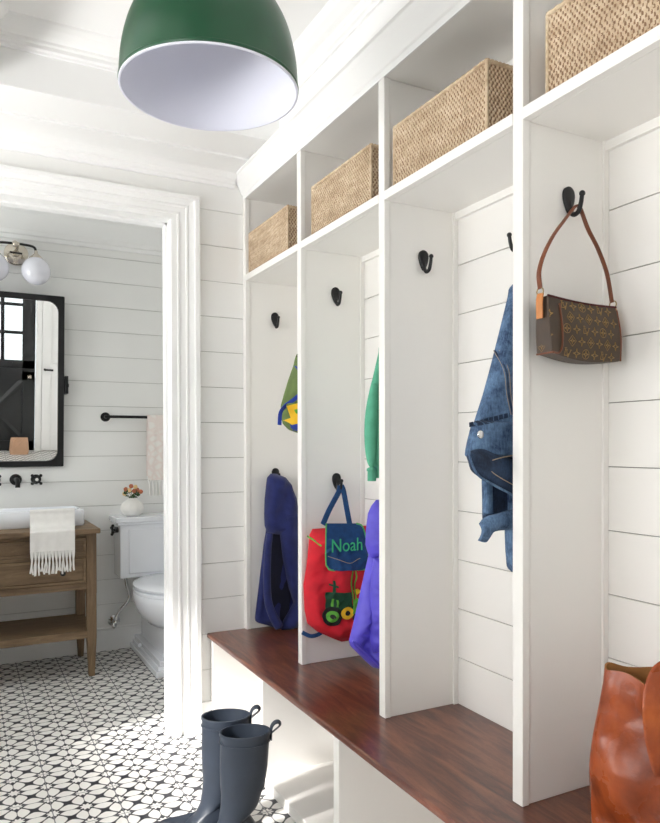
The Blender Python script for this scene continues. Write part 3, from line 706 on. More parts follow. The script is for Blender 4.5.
# ------------------------------------------------------------------ navy fleece
NJ = thing('fleece_jacket', 'navy blue fleece jacket hanging low in the locker nearest the doorway', 'jacket', (1.17, 2.69, .40))
yn = 2.725
X_ = lambda x: ('x', x)
R1 = pxrows(2.69, [(474, 276, 280), (477, 272.5, 286), (484, 270.5, X_(1.225)), (500, 270, X_(1.255)), (520, 270, X_(1.265)), (533, 269, X_(1.27)), (545, 267, X_(1.275)), (570, 264, X_(1.275)), (600, 260.5, X_(1.275)), (620, 258, X_(1.275)), (624, 259, X_(1.275)), (627, 270, X_(1.27)), (630, 279, X_(1.265))])
a = Slab(R1, yn, .035, .012, 2.2, .006, 14, folds=.008, fk=75, seed=1, taper=.03)
bm = bmesh.new(); a.build(bm, 50, 80); mesh_obj('jacket_body', bm, 'navy', NJ, smooth=0)
# hood
R1 = pxrows(2.66, [(474, 275, 279), (478, 271.5, 289), (486, 270.5, 295), (500, 269, X_(1.235)), (515, 268.5, X_(1.25)), (527, 269, X_(1.25)), (534, 271.5, X_(1.24)), (537, 280, X_(1.22))])
a = Slab(R1, yn-.02, .055, .02, 2.2, .006, 16, folds=.007, fk=55, seed=4, taper=.14)
bm = bmesh.new(); a.build(bm); mesh_obj('hood', bm, 'navy', NJ, smooth=0)
# shade of the opening as a dark sheet, left front panel roll, sleeve
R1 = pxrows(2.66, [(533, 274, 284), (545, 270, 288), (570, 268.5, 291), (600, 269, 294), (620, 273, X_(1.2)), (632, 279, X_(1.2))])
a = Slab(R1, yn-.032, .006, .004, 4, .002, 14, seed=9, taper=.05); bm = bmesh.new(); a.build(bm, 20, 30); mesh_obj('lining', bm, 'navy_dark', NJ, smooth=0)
bm = bmesh.new(); pts = [atY(u, v, 2.655) for u, v in ((270, 533), (268, 550), (267, 575), (268, 600), (273, 616), (279, 627))]
tube(bm, pts, lambda q: .013+.006*q, 12, 6); mesh_obj('front_panel', bm, 'navy', NJ, smooth=0)
bm = bmesh.new(); pts = [atY(u, v, 2.63) for u, v in ((288, 510), (292, 540), (297, 575), (301, 605), (302, 630))]
R1 = pxrows(2.64, [(512, 286, X_(1.26)), (535, 284, X_(1.265)), (560, 287, X_(1.265)), (590, 293, X_(1.265)), (605, 298, X_(1.265)), (612, 294, X_(1.265)), (622, 288, X_(1.26)), (630, 284.5, X_(1.25)), (633, 286, X_(1.24))])
a = Slab(R1, yn-.045, .035, .02, 2.3, .005, 16, folds=.005, fk=60, seed=6, taper=.05); a.build(bm); mesh_obj('sleeve', bm, 'navy', NJ, smooth=0)

# ------------------------------------------------------------------ moss green backpack behind the second divider
GP = thing('backpack', 'moss green childs backpack with blue straps and yellow patch, half behind a divider', 'backpack', (1.12, 2.30, 1.20))
yg = 2.262
R1 = pxrows(2.35, [(354, 296.3, 299), (365, 293.5, X_(1.12)), (380, 288, X_(1.16)), (393, 284, X_(1.19)), (405, 280.5, X_(1.215)), (415, 280, X_(1.22)), (424, 282.5, X_(1.21)), (430, 288.5, X_(1.18)), (433, 297, X_(1.14))])
a = Slab(R1, 2.345, .075, .02, 2.2, .006, 16, seed=12, taper=.08)
bm = bmesh.new(); a.build(bm); mesh_obj('pack_body', bm, 'moss', GP, smooth=0)
def P3(u, v): p = atY(u, v, 2.31); return (p.x, p.z)
def strip(slab, pf, pts, w, off=.004): return [(x, slab.front(x, z)-off, z) for x, z in [pf(*p) for p in pts]]
bm = bmesh.new()
tube(bm, strip(a, P3, [(297.5, 366), (297.5, 372), (301, 380)], 0), .0035, 8, 4, flat=(.012, .004), up=(0, 1, 0))
tube(bm, strip(a, P3, [(301, 385), (297, 394), (291, 401), (286, 406)], 0)+[tuple(atY(280.5, 413, 2.27)), tuple(atY(279.5, 425, 2.26))], .004, 8, 5, flat=(.015, .004), up=(0, 1, 0))
mesh_obj('shoulder_strap', bm, 'royal', GP, smooth=50)
bm = bmesh.new(); patch(bm, a, [P3(*p) for p in ((287, 406), (300, 402), (305, 402), (305, 420), (291, 425), (286, 420), (291, 417))], .002, .003); pt = mesh_obj('patch', bm, 'yellow', GP, smooth=40)
bm = bmesh.new(); patch(bm, a, [P3(*p) for p in ((292, 410), (297, 408.5), (298, 413), (293, 414))], .005); mesh_obj('patch_window', bm, 'tractor_lime', pt, smooth=40)
bm = bmesh.new(); patch(bm, a, [P3(*p) for p in ((290, 425), (300, 423), (305, 424), (305, 430), (296, 431), (292, 428))], .002, .002); mesh_obj('base_trim', bm, 'royal', GP, smooth=40)
bm = bmesh.new(); tube(bm, [atY(297, 357, 2.31), (1.10, 2.29, 1.52), (1.165, 2.272, 1.578), (1.175, 2.272, 1.578), (1.15, 2.30, 1.50)], .003, 8, 4); mesh_obj('hanging_loop', bm, 'felt_black', GP, smooth=50)

# ------------------------------------------------------------------ green knit top
TJ = thing('knit_top', 'sea green knit top hanging behind the third divider, a thin slice showing', 'sweater', (1.15, 1.76, 1.04))
R1 = pxrows(1.80, [(345, 379.5, X_(1.12)), (352, 379, X_(1.19)), (365, 376, X_(1.22)), (378, 373, X_(1.24)), (385, 371, X_(1.25)), (400, 369, X_(1.25)), (425, 367.5, X_(1.25)), (450, 368.5, X_(1.24)), (465, 370, X_(1.24)), (468, 371, X_(1.23))])
a = Slab(R1, 1.80, .035, .015, 2.3, .005, 18, folds=.006, fk=70, seed=21, taper=.04)
bm = bmesh.new(); a.build(bm, 50, 60); mesh_obj('knit_body', bm, 'teal', TJ, smooth=0)
bm = bmesh.new()
for u0, du in ((371, 0), (378.5, 0)):
    pts = [atY(u0+3.5, 385, 1.79), atY(u0+1, 412, 1.765), atY(u0, 440, 1.757), atY(u0+.2, 462, 1.757), atY(u0+.8, 469, 1.757), atY(u0+.8, 481 if u0 < 375 else 478, 1.757)]
    tube(bm, pts, lambda q: .006+.014*math.sin(PI*min(1, q*1.25+.12)) if q < .75 else .0125, 12, 6)
mesh_obj('sleeve', bm, 'teal', TJ, smooth=0)
bm = bmesh.new()
for u0, v1 in ((371.7, 470), (379.3, 468)):
    p = atY(u0, v1, 1.757); tube(bm, [p+Vector((0, 0, .004)), p-Vector((0, 0, .003))], .0145, 12, 0)
mesh_obj('cuff_band', bm, 'teal', TJ, smooth=0)
bm = bmesh.new(); tube(bm, [(1.13, 1.79, 1.462), (1.165, 1.745, 1.64), (1.17, 1.727, 1.662), (1.178, 1.745, 1.64), (1.185, 1.79, 1.462)], .003, 8, 5); mesh_obj('hanging_loop', bm, 'teal', TJ, smooth=50)

# ------------------------------------------------------------------ purple rain jacket
PJ = thing('rain_jacket', 'bright purple nylon jacket hanging to the bench beside the red backpack', 'jacket', (1.14, 1.76, .42))
R1 = pxrows(1.78, [(500, 378, X_(1.22)), (506, 373.5, X_(1.24)), (514, 370, X_(1.25)), (530, 368, X_(1.255)), (545, 367.5, X_(1.26)), (554, 370, X_(1.26)), (560, 373.5, X_(1.26))])
a = Slab(R1, 1.79, .05, .02, 2.2, .007, 22, folds=.006, fk=60, seed=31, taper=.18, ridge=.007); bm = bmesh.new(); a.build(bm); mesh_obj('hood', bm, 'purple', PJ, smooth=0)
R1 = pxrows(1.78, [(553, 373, X_(1.26)), (560, 371.5, X_(1.27)), (575, 368, X_(1.28)), (600, 362.5, X_(1.285)), (625, 357, X_(1.285)), (643, 352.5, X_(1.285)), (648, 354, X_(1.285)), (655, 361, X_(1.28)), (664, 370, X_(1.28)), (670, 377, X_(1.27))])
a = Slab(R1, 1.80, .045, .02, 2.2, .010, 18, folds=.007, fk=55, seed=33, taper=.04, ridge=.012); bm = bmesh.new(); a.build(bm, 56, 90); mesh_obj('jacket_body', bm, 'purple', PJ, smooth=0)
R1 = pxrows(1.76, [(558, 375, X_(1.15)), (575, 373, X_(1.16)), (600, 371, X_(1.165)), (625, 370.5, X_(1.165)), (645, 371.5, X_(1.16)), (654, 374, X_(1.15))])
a = Slab(R1, 1.765, .03, .02, 2.2, .007, 26, seed=35, taper=.06, ridge=.008); bm = bmesh.new(); a.build(bm, 30, 60); mesh_obj('sleeve', bm, 'purple', PJ, smooth=0)
bm = bmesh.new(); pts = [atY(u, v, 1.752) for u, v in ((353, 641), (361, 648), (370, 656.5), (380, 666))]
tube(bm, pts, .004, 8, 4); mesh_obj('hem_cord', bm, 'purple', PJ, smooth=0)

# ------------------------------------------------------------------ denim jacket
DJ = thing('denim_jacket', 'blue denim jacket hanging behind the divider left of the shoulder bag', 'jacket', (1.12, 1.22, .85))
yd = 1.235
R1 = pxrows(1.25, [(284, 514, X_(1.15)), (295, 511.5, X_(1.18)), (320, 505, X_(1.20)), (345, 498.5, X_(1.22)), (370, 492, X_(1.24)), (395, 485, X_(1.25)), (415, 478.5, X_(1.26)), (426, 475, X_(1.26)), (434, 473, X_(1.26))])
a = Slab(R1, yd+.02, .045, .02, 2.4, .006, 12, folds=.004, fk=50, seed=41, taper=.03); bm = bmesh.new(); a.build(bm, 50, 70); db = mesh_obj('jacket_body', bm, 'denim', DJ, smooth=0)
def P4(u, v, y=1.228): p = atY(u, v, y); return (p.x, p.z)
bm = bmesh.new()
for off in (0, 3.0):
    tube(bm, [(x, a.front(x, z)-.0012, z) for x, z in [P4(501+off, 349), P4(502.5+off, 370), P4(504+off, 395), P4(506.5+off, 415)]], .0007, 6, 4)
mesh_obj('seam', bm, 'thread', db)
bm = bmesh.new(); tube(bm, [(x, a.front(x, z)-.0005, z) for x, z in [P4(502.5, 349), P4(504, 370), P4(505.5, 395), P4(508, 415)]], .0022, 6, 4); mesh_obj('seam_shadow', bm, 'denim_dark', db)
# waistband with button
R1 = pxrows(1.215, [(421, 476, X_(1.15)), (424, 473.5, X_(1.19)), (432, 471.5, X_(1.19)), (442, 469, X_(1.19)), (450, 467.5, X_(1.17)), (456, 467, X_(1.16)), (458, 470, X_(1.14))])
wS = Slab(R1, yd-.018, .026, .02, 3, .002, 14, seed=42, taper=.08); bm = bmesh.new(); wS.build(bm, 40, 24); wb = mesh_obj('waistband', bm, 'denim', DJ, smooth=0)
bm = bmesh.new(); x, z = P4(485, 434.5, 1.185); sphere(bm, (x, wS.front(x, z)-.001, z), .0095, 1, .35, 1); mesh_obj('button', bm, 'chrome', wb, smooth=60)
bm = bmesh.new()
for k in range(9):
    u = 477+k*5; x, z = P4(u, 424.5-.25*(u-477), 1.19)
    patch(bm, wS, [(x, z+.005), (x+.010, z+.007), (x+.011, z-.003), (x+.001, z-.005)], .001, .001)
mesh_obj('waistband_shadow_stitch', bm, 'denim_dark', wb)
# turned-up lower flap: dark inside with a pale edge
def flapband(pts_up, pts_lo, y0, mat, name, th=.006, bulge=.012, par=DJ):
    bm = bmesh.new(); U = cat([atY(u, v, y0) for u, v in pts_up], 6); Lw = cat([atY(u, v, y0) for u, v in pts_lo], 6); n_ = min(len(U), len(Lw)); G1, G2 = [], []
    for i in range(n_):
        r1, r2 = [], []
        for j in range(9):
            t = j/8; p = U[i]*(1-t)+Lw[i]*t; dy = -bulge*math.sin(PI*t)-.003*wnoise(p.x, 3, p.z, 40)
            r1.append(bm.verts.new(p+Vector((0, dy, 0)))); r2.append(bm.verts.new(p+Vector((0, dy+th, 0))))
        G1.append(r1); G2.append(r2)
    for i in range(n_-1):
        for j in range(8):
            bm.faces.new((G1[i][j], G1[i+1][j], G1[i+1][j+1], G1[i][j+1])); bm.faces.new((G2[i][j], G2[i][j+1], G2[i+1][j+1], G2[i+1][j]))
        bm.faces.new((G1[i][0], G2[i][0], G2[i+1][0], G1[i+1][0])); bm.faces.new((G1[i][8], G1[i+1][8], G2[i+1][8], G2[i][8]))
    for j in range(8): bm.faces.new((G1[0][j], G1[0][j+1], G2[0][j+1], G2[0][j])); bm.faces.new((G1[-1][j], G2[-1][j], G2[-1][j+1], G1[-1][j+1]))
    return mesh_obj(name, bm, mat, par, smooth=0)
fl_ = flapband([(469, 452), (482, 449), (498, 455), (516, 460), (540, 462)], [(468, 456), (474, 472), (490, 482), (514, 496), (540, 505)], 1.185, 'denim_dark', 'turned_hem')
bm = bmesh.new(); tube(bm, [atY(u, v, 1.181) for u, v in ((469, 450), (471, 461), (478, 475), (492, 484), (507, 492), (516, 497))], .0028, 8, 5); mesh_obj('hem_edge', bm, 'denim', fl_, smooth=50)
bm = bmesh.new(); tube(bm, [atY(u, v, 1.176) for u, v in ((515, 455), (500, 458), (489, 462), (488, 467), (496, 475), (515, 486))], .0011, 8, 5); mesh_obj('pocket_stitch', bm, 'thread', fl_, smooth=50)
R1 = pxrows(1.236, [(455, 486, X_(1.24)), (478, 483.5, X_(1.22)), (500, 484, X_(1.22)), (516, 484, X_(1.21)), (525, 485, X_(1.19))])
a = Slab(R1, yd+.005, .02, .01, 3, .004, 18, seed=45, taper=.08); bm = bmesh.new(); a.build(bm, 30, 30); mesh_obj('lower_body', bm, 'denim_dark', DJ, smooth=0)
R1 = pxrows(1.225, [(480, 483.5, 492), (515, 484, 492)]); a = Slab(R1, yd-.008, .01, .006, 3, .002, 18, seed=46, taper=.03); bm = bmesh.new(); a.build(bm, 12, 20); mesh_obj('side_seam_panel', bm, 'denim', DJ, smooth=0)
cf_ = flapband([(481, 524), (488, 517), (498, 514), (508, 511), (520, 509)], [(480, 541), (487, 542), (494, 532), (506, 530), (520, 528)], 1.19, 'denim', 'cuff', .008, .012)
R1 = pxrows(1.225, [(470, 508, X_(1.18)), (500, 507.5, X_(1.18)), (530, 506.5, X_(1.17)), (550, 507.5, X_(1.15)), (565, 509.5, X_(1.13)), (572, 511.5, X_(1.11))])
a = Slab(R1, yd-.01, .028, .02, 2.4, .003, 20, seed=48, taper=.05); bm = bmesh.new(); a.build(bm, 24, 40); mesh_obj('sleeve', bm, 'denim', DJ, smooth=0)
bm = bmesh.new(); tube(bm, [(1.14, 1.23, 1.545), (1.165, 1.195, 1.64), (1.17, 1.182, 1.662), (1.176, 1.195, 1.64), (1.17, 1.23, 1.545)], .003, 8, 5); mesh_obj('hanging_loop', bm, 'denim', DJ, smooth=50)

# ------------------------------------------------------------------ cognac tote
TB = thing('leather_tote', 'slouchy cognac brown leather tote bag standing on the bench at right', 'bag', (1.135, .90, ZB))
ctr = Vector((1.163, .860)); ex = Vector((.55, -.835)); ey = Vector((.835, .55))      # long and short axis
bm = bmesh.new(); NR, NS = 34, 72; rings_o = []
Ht = .335
def tote_pt(t, s, inset=0):
    """t height 0..1, s angle"""
    c, q = math.cos(s), math.sin(s)
    A = .141+.006*math.sin(PI*min(1, t*1.1))-.012*t**2.2; Bw = .062*(1-.50*t**1.6)+.006*math.sin(PI*t)
    k = 2.6
    cx = math.copysign(abs(c)**(2/k), c)*(A-inset); cy = math.copysign(abs(q)**(2/k), q)*(Bw-inset)
    top = Ht-(.045*math.exp(-((cx-.01)/.07)**2) if q < 0 else .0)*1.0-.010*(cx > 0)*cx*8
    z = top*t
    w = .007*wnoise(cx+3, cy, z, 9)+.004*wnoise(cx, cy+7, z, 24)+.003*math.sin(cx*60+z*30)*(1-t)
    if q < 0: cy += (w*1.6-.004*math.sin(18*z+cx*20))*(1 if inset == 0 else .9)
    else: cy += w
    cx += .02*(.5-t)*0 + (.010*math.sin(5*t) if cx < 0 else 0)*-.6
    p = ctr+ex*cx+ey*cy; return Vector((p.x, p.y, ZB+.001+z+ (.004*math.sin(s*5) if t > .95 else 0)))
for j in range(NR+1): rings_o.append([bm.verts.new(tote_pt(j/NR, 2*PI*i/NS)) for i in range(NS)])
for a, b in zip(rings_o, rings_o[1:]):
    for i in range(NS): bm.faces.new((a[i], a[(i+1) % NS], b[(i+1) % NS], b[i]))
bm.faces.new(rings_o[0][::-1]); mesh_obj('tote_body', bm, 'cognac', TB, smooth=60)
bm = bmesh.new(); ri = []
for j in range(NR, 8, -1): ri.append([bm.verts.new(tote_pt(j/NR, 2*PI*i/NS, .0035)) for i in range(NS)])
top_ = [bm.verts.new(tote_pt(1, 2*PI*i/NS)) for i in range(NS)]
ri.insert(0, top_)
for a, b in zip(ri, ri[1:]):
    for i in range(NS): bm.faces.new((a[i], a[(i+1) % NS], b[(i+1) % NS], b[i]))
bm.faces.new(ri[-1]); mesh_obj('tote_lining', bm, 'suede', TB, smooth=60)
bm = bmesh.new()
pts = [(649, 690, .86), (652, 676, .85), (659, 667, .84), (669, 670, .835), (676, 700, .83), (676, 760, .83)]
pts = [(655, 712, .80), (652, 690, .80), (656, 673, .80), (668, 662, .80), (682, 672, .80), (690, 700, .80), (690, 740, .80)]
pts = [(664, 775, .775), (656, 745, .78), (652.5, 715, .78), (654, 690, .785), (662, 671, .79), (680, 668, .79), (694, 690, .785), (698, 730, .78)]
tube(bm, [atY(u, v, y) for u, v, y in pts], .005, 12, 6, flat=(.032, .005), up=(.5, .8, 0)); mesh_obj('shoulder_strap', bm, 'cognac', TB, smooth=50)

# ------------------------------------------------------------------ boots
def boot(name, label, top, toe_dir):
    """top: centre of shaft opening (x, y, z)"""
    tx, ty, H = top; t = thing(name, label, 'boot', (tx, ty, 0)); bm = bmesh.new(); d = Vector((*toe_dir, 0)).normalized(); s = Vector((-d.y, d.x, 0)); NS = 40; R = []
    secs = []   # (centre along d, z, half length, half width, tilt)
    for z, c, a, b in ((H, .0, .073, .054), (H-.006, .0, .0735, .0545), (H-.012, 0, .0705, .0525), (H-.10, .004, .068, .052), (H-.15, .007, .064, .049), (.160, .011, .0575, .045), (.132, .016, .054, .042)): secs.append((c, z, a, b, 0))
    secs += [(.022, .105, .058, .041, .35), (.036, .082, .068, .041, .55), (.060, .062, .083, .042, .62)]
    for c, z, a, b, ti in secs:
        R.append([bm.verts.new(Vector((tx, ty, z))+d*(c+a*math.cos(q)*math.cos(ti))+s*b*math.sin(q)+Vector((0, 0, -a*math.cos(q)*math.sin(ti)*.9))) for q in [2*PI*i/NS for i in range(NS)]])
    for c, z, a, b in ((.072, .030, .128, .047), (.074, .012, .132, .048)):
        R.append([bm.verts.new(Vector((tx, ty, z))+d*(c+a*math.cos(q))+s*b*math.copysign(abs(math.sin(q))**.75, math.sin(q))*(1-.12*(math.cos(q) < 0)*abs(math.cos(q)))) for q in [2*PI*i/NS for i in range(NS)]])
    for a, b in zip(R, R[1:]):
        for i in range(NS): bm.faces.new((a[i], a[(i+1) % NS], b[(i+1) % NS], b[i]))
    # inside of the shaft
    prev = R[0]; inn = []
    for z, a, b in ((H, .068, .050), (H-.02, .066, .048), (H-.16, .056, .043)):
        ring = [bm.verts.new(Vector((tx, ty, z))+d*a*math.cos(q)+s*b*math.sin(q)) for q in [2*PI*i/NS for i in range(NS)]]
        for i in range(NS): bm.faces.new((prev[i], ring[i], ring[(i+1) % NS], prev[(i+1) % NS]))
        prev = ring
    bm.faces.new(prev); bm.faces.new(R[-1])
    sh = mesh_obj('boot_shaft', bm, 'rubber', t, smooth=35)
    bm = bmesh.new()
    ring = [Vector((tx, ty, H-.026))+d*.0722*math.cos(q)+s*.0535*math.sin(q) for q in [2*PI*i/NS for i in range(NS+1)]]; tube(bm, ring, .0018, 6, 0)
    mesh_obj('rim_band', bm, 'rubber', t, smooth=50)
    bm = bmesh.new(); c = Vector((tx, ty, H))-d*.072
    tube(bm, [c+Vector((0, 0, -.03))-d*.001, c-d*.003+Vector((0, 0, .004)), c-d*.012+Vector((0, 0, .018)), c-d*.024+Vector((0, 0, .020)), c-d*.028+Vector((0, 0, .010)), c-d*.012+Vector((0, 0, -.004)), c-d*.002+Vector((0, 0, -.012))], .003, 10, 5, flat=(.016, .004), up=tuple(d.cross(Vector((0, 1, .01)))) if False else None)
    mesh_obj('pull_tab', bm, 'rubber', t, smooth=50)
    bm = bmesh.new(); A, B = [], []
    for z, L_ in ((.014, A), (.0008, B)):
        for i in range(NS):
            q = 2*PI*i/NS; L_.append(bm.verts.new(Vector((tx, ty, z))+d*(.074+.136*math.cos(q))+s*.051*math.copysign(abs(math.sin(q))**.75, math.sin(q))*(1-.12*(math.cos(q) < 0)*abs(math.cos(q)))))
    bm.faces.new(A); bm.faces.new(B[::-1])
    for i in range(NS): bm.faces.new((A[i], B[i], B[(i+1) % NS], A[(i+1) % NS]))
    mesh_obj('sole', bm, 'rubber_in', t, smooth=40)
boot('rain_boot', 'dark slate rubber rain boot on the tile, nearer one of the pair', (.712, 1.90, .338), (-.93, .30))
boot('rain_boot', 'dark slate rubber rain boot on the tile, partly behind its mate', (.696, 2.02, .346), (-.90, .34))

# ------------------------------------------------------------------ pendant lamp
zc = 1.5625; c = ray(210, 92)*zc; LX, LY, LZ = c.x, c.y, CH+c.z; RL = .194
PL = thing('pendant_lamp', 'large dark green dome pendant lamp with white inside hanging from the ceiling', 'pendant lamp', (LX, LY, LZ))
po = [(RL, 0), (RL*1.003, .006), (RL*.998, .03), (RL*.985, .07), (RL*.95, .115), (RL*.89, .16), (RL*.80, .20), (RL*.68, .235), (RL*.52, .262), (RL*.34, .280), (RL*.2, .288), (RL*.12, .290)]
po = [(a, b*.86) for a, b in po]
def smooth_prof(p, k=4): return [(v.x, v.y) for v in cat([(a, b, 0) for a, b in p], k)]
bm = bmesh.new(); lathe_open(bm, [(r, LZ+z) for r, z in smooth_prof(po)], LX, LY, 96); mesh_obj('lamp_shade', bm, 'enamel_green', PL, smooth=60)
bm = bmesh.new(); lathe_open(bm, [(r-.0035, LZ+z) for r, z in smooth_prof([(po[0][0], -.001)]+po[1:])], LX, LY, 96); lathe_open(bm, [(RL+.0008, LZ+.002), (RL+.0008, LZ-.0005), (RL-.0012, LZ-.0012), (RL-.0035, LZ)], LX, LY, 96); mesh_obj('shade_lining', bm, 'enamel_white', PL, smooth=60)
bm = bmesh.new(); lathe_open(bm, [(RL*1.003, LZ+.004), (RL*1.009, LZ+.006), (RL*1.009, LZ+.009), (RL*1.0, LZ+.011)], LX, LY, 96); mesh_obj('rim_band', bm, 'enamel_green', PL, smooth=60)
bm = bmesh.new(); lathe(bm, [(.001, LZ+.33), (.024, LZ+.328), (.026, LZ+.288), (.03, LZ+.286)], LX, LY, 24); cyl(bm, (LX, LY, LZ+.32), (LX, LY, ZT-.02), .005, 12); mesh_obj('stem', bm, 'nickel', PL, smooth=50)
bm = bmesh.new(); lathe(bm, [(.06, ZT-.001), (.06, ZT-.02), (.02, ZT-.03), (.001, ZT-.03)], LX, LY, 32); mesh_obj('ceiling_canopy', bm, 'enamel_green', PL, smooth=50)
bm = bmesh.new(); lathe(bm, [(.02, LZ+.285), (.02, LZ+.225), (.016, LZ+.22)], LX, LY, 24); mesh_obj('socket', bm, 'ceramic', PL, smooth=50)
bm = bmesh.new(); lathe(bm, [(.014, LZ+.222), (.016, LZ+.205), (.028, LZ+.175), (.030, LZ+.155), (.022, LZ+.132), (.0005, LZ+.122)], LX, LY, 24); mesh_obj('bulb', bm, 'bulb', PL, smooth=60)

# ================================================================== BATHROOM
# ------------------------------------------------------------------ vanity
vx0, vx1, vy0, vy1, VZ = -.105, .605, 3.622, 4.10, .745
V = thing('vanity_table', 'weathered brown wooden washstand with drawers and lower shelf, under the mirror', 'vanity', (.25, 3.86, 0))
mesh_obj('counter', boxes((vx0, vx1, vy0, vy1, VZ-.024, VZ)), 'vanity', V, bevel=.004)
lx0, lx1, ly0, ly1 = vx0+.02, vx1-.012, 3.672, 4.09; lw = .048
for x in (lx0, lx1-lw):
    for y in (ly0, ly1-lw):
        bm = boxes((x, x+lw, y, y+lw, .415, VZ-.024), (x+.001, x+lw-.001, y+.001, y+lw-.001, .405, .415)); cx, cy = x+lw/2, y+lw/2
        vs = [[bm.verts.new((cx+sx*w_, cy+sy*w_, z)) for sx, sy in ((-1, -1), (1, -1), (1, 1), (-1, 1))] for z, w_ in ((.405, lw/2-.001), (.20, lw/2-.001), (.001, lw/2-.010))]
        for a, b in zip(vs, vs[1:]):
            for i in range(4): bm.faces.new((a[i], a[(i+1) % 4], b[(i+1) % 4], b[i]))
        bm.faces.new(vs[-1]); mesh_obj('leg', bm, 'vanity_leg', V, bevel=.0015)
mesh_obj('case', boxes((lx0+lw, lx1-lw, ly0+.012, ly1-.01, .465, VZ-.024), (lx0+.01, lx0+lw, ly0+lw, ly1-lw, .465, VZ-.024), (lx1-lw, lx1-.006, ly0+lw, ly1-lw, .465, VZ-.024)), 'vanity', V)
mesh_obj('rail', boxes((lx0+lw, lx1-lw, ly0+.004, ly0+.014, .440, .472), (lx0+lw, lx1-lw, ly0+.004, ly0+.014, .600, .616), (lx0+lw, lx1-lw, ly0+.004, ly0+.014, .700, VZ-.024)), 'vanity', V, bevel=.001)
for z0, z1 in ((.618, .698), (.474, .598)):
    bm = boxes((lx0+lw+.003, lx1-lw-.003, ly0+.006, ly0+.014, z0, z1))
    a0, a1 = lx0+lw+.003, lx1-lw-.003
    for b in ((a0, a1, z1-.014, z1), (a0, a1, z0, z0+.014), (a0, a0+.014, z0+.014, z1-.014), (a1-.014, a1, z0+.014, z1-.014)): box(bm, b[0], b[1], ly0-.002, ly0+.008, b[2], b[3])
    dr = mesh_obj('drawer', bm, 'vanity', V, bevel=.002)
    for kx in (.07, .432):
        bm = bmesh.new(); kz = (z0+z1)/2-.005; cyl(bm, (kx, ly0+.006, kz), (kx, ly0-.012, kz), .005); sphere(bm, (kx, ly0-.018, kz), .013, 1, .7, 1); mesh_obj('knob', bm, 'black', dr, smooth=60)
mesh_obj('lower_shelf', boxes((lx0+.006, lx1-.006, ly0+.004, ly1-.006, .195, .232)), 'vanity', V, bevel=.002)
# basin
BS = thing('basin', 'white rectangular trough basin standing on the washstand counter', 'sink', (.25, 3.93, VZ))
bx0, bx1, by0, by1, bz = -.055, .556, 3.79, 4.06, .828
bm = bmesh.new()
def rloop(x0, x1, y0, y1, z, r=.02): return [bm.verts.new((x, y, z)) for x, y in rrect(x0, x1, y0, y1, r)]
Ls = [rloop(bx0+.006, bx1-.006, by0+.006, by1-.006, VZ+.001), rloop(bx0, bx1, by0, by1, VZ+.012), rloop(bx0, bx1, by0, by1, bz-.004), rloop(bx0+.003, bx1-.003, by0+.003, by1-.003, bz), rloop(bx0+.016, bx1-.016, by0+.016, by1-.016, bz), rloop(bx0+.02, bx1-.02, by0+.02, by1-.02, bz-.006), rloop(bx0+.03, bx1-.03, by0+.03, by1-.03, VZ+.02)]
for a, b in zip(Ls, Ls[1:]):
    for i in range(len(a)): bm.faces.new((a[i], a[(i+1) % len(a)], b[(i+1) % len(a)], b[i]))
bm.faces.new(Ls[0][::-1]); bm.faces.new(Ls[-1]); mesh_obj('basin_body', bm, 'porcelain', BS, smooth=40)
bm = bmesh.new(); lathe(bm, [(.001, VZ+.0215), (.022, VZ+.0215), (.024, VZ+.0202)], .25, 3.93, 20); mesh_obj('drain', bm, 'chrome', BS, smooth=50)
# hand towel over basin and counter edge
HT = thing('hand_towel', 'white fringed hand towel draped over the basin front', 'towel', (.40, 3.70, .53))
tx0, tx1 = atY(30, 508, 3.79).x, atY(75, 508, 3.79).x; bm = bmesh.new()
path = cat([(0, 3.87, bz-.03), (0, 3.845, bz+.002), (0, 3.815, bz+.006), (0, 3.783, bz+.0045), (0, 3.776, bz-.02), (0, 3.745, VZ+.014), (0, 3.65, VZ+.008), (0, 3.618, VZ+.004), (0, 3.612, VZ-.02), (0, 3.612, .69), (0, 3.612, .645)], 6)
def towel(bm, path, x0, x1, th, amp=.003, nx=26, shrink=0, fit=0):
    G = []; K = len(path)
    for s in (0, 1):
        g = []
        for k, p in enumerate(path):
            t = (path[min(k+1, K-1)]-path[max(k-1, 0)]); nrm = Vector((0, t.z, -t.y)).normalized(); row = []
            for i in range(nx+1):
                a = i/nx; off = amp*math.sin(a*14+k*.03)*(k/K)+amp*.6*wnoise(a*3, k*.08, 0, 1.7)
                x = x0+(x1-x0)*a+shrink*(k/K)*(a-.5)
                x *= 1 if not fit else p.y/fit
                row.append(bm.verts.new(Vector((x, p.y, p.z))+nrm*(-abs(off)-(th if s else 0))))
            g.append(row)
        G.append(g)
    for s in (0, 1):
        for k in range(K-1):
            for i in range(nx): bm.faces.new((G[s][k][i], G[s][k][i+1], G[s][k+1][i+1], G[s][k+1][i]))
    for k in range(K-1):
        for i in (0, nx): bm.faces.new((G[0][k][i], G[0][k+1][i], G[1][k+1][i], G[1][k][i]))
    for i in range(nx):
        for k in (0, K-1): bm.faces.new((G[0][k][i], G[0][k][i+1], G[1][k][i+1], G[1][k][i]))
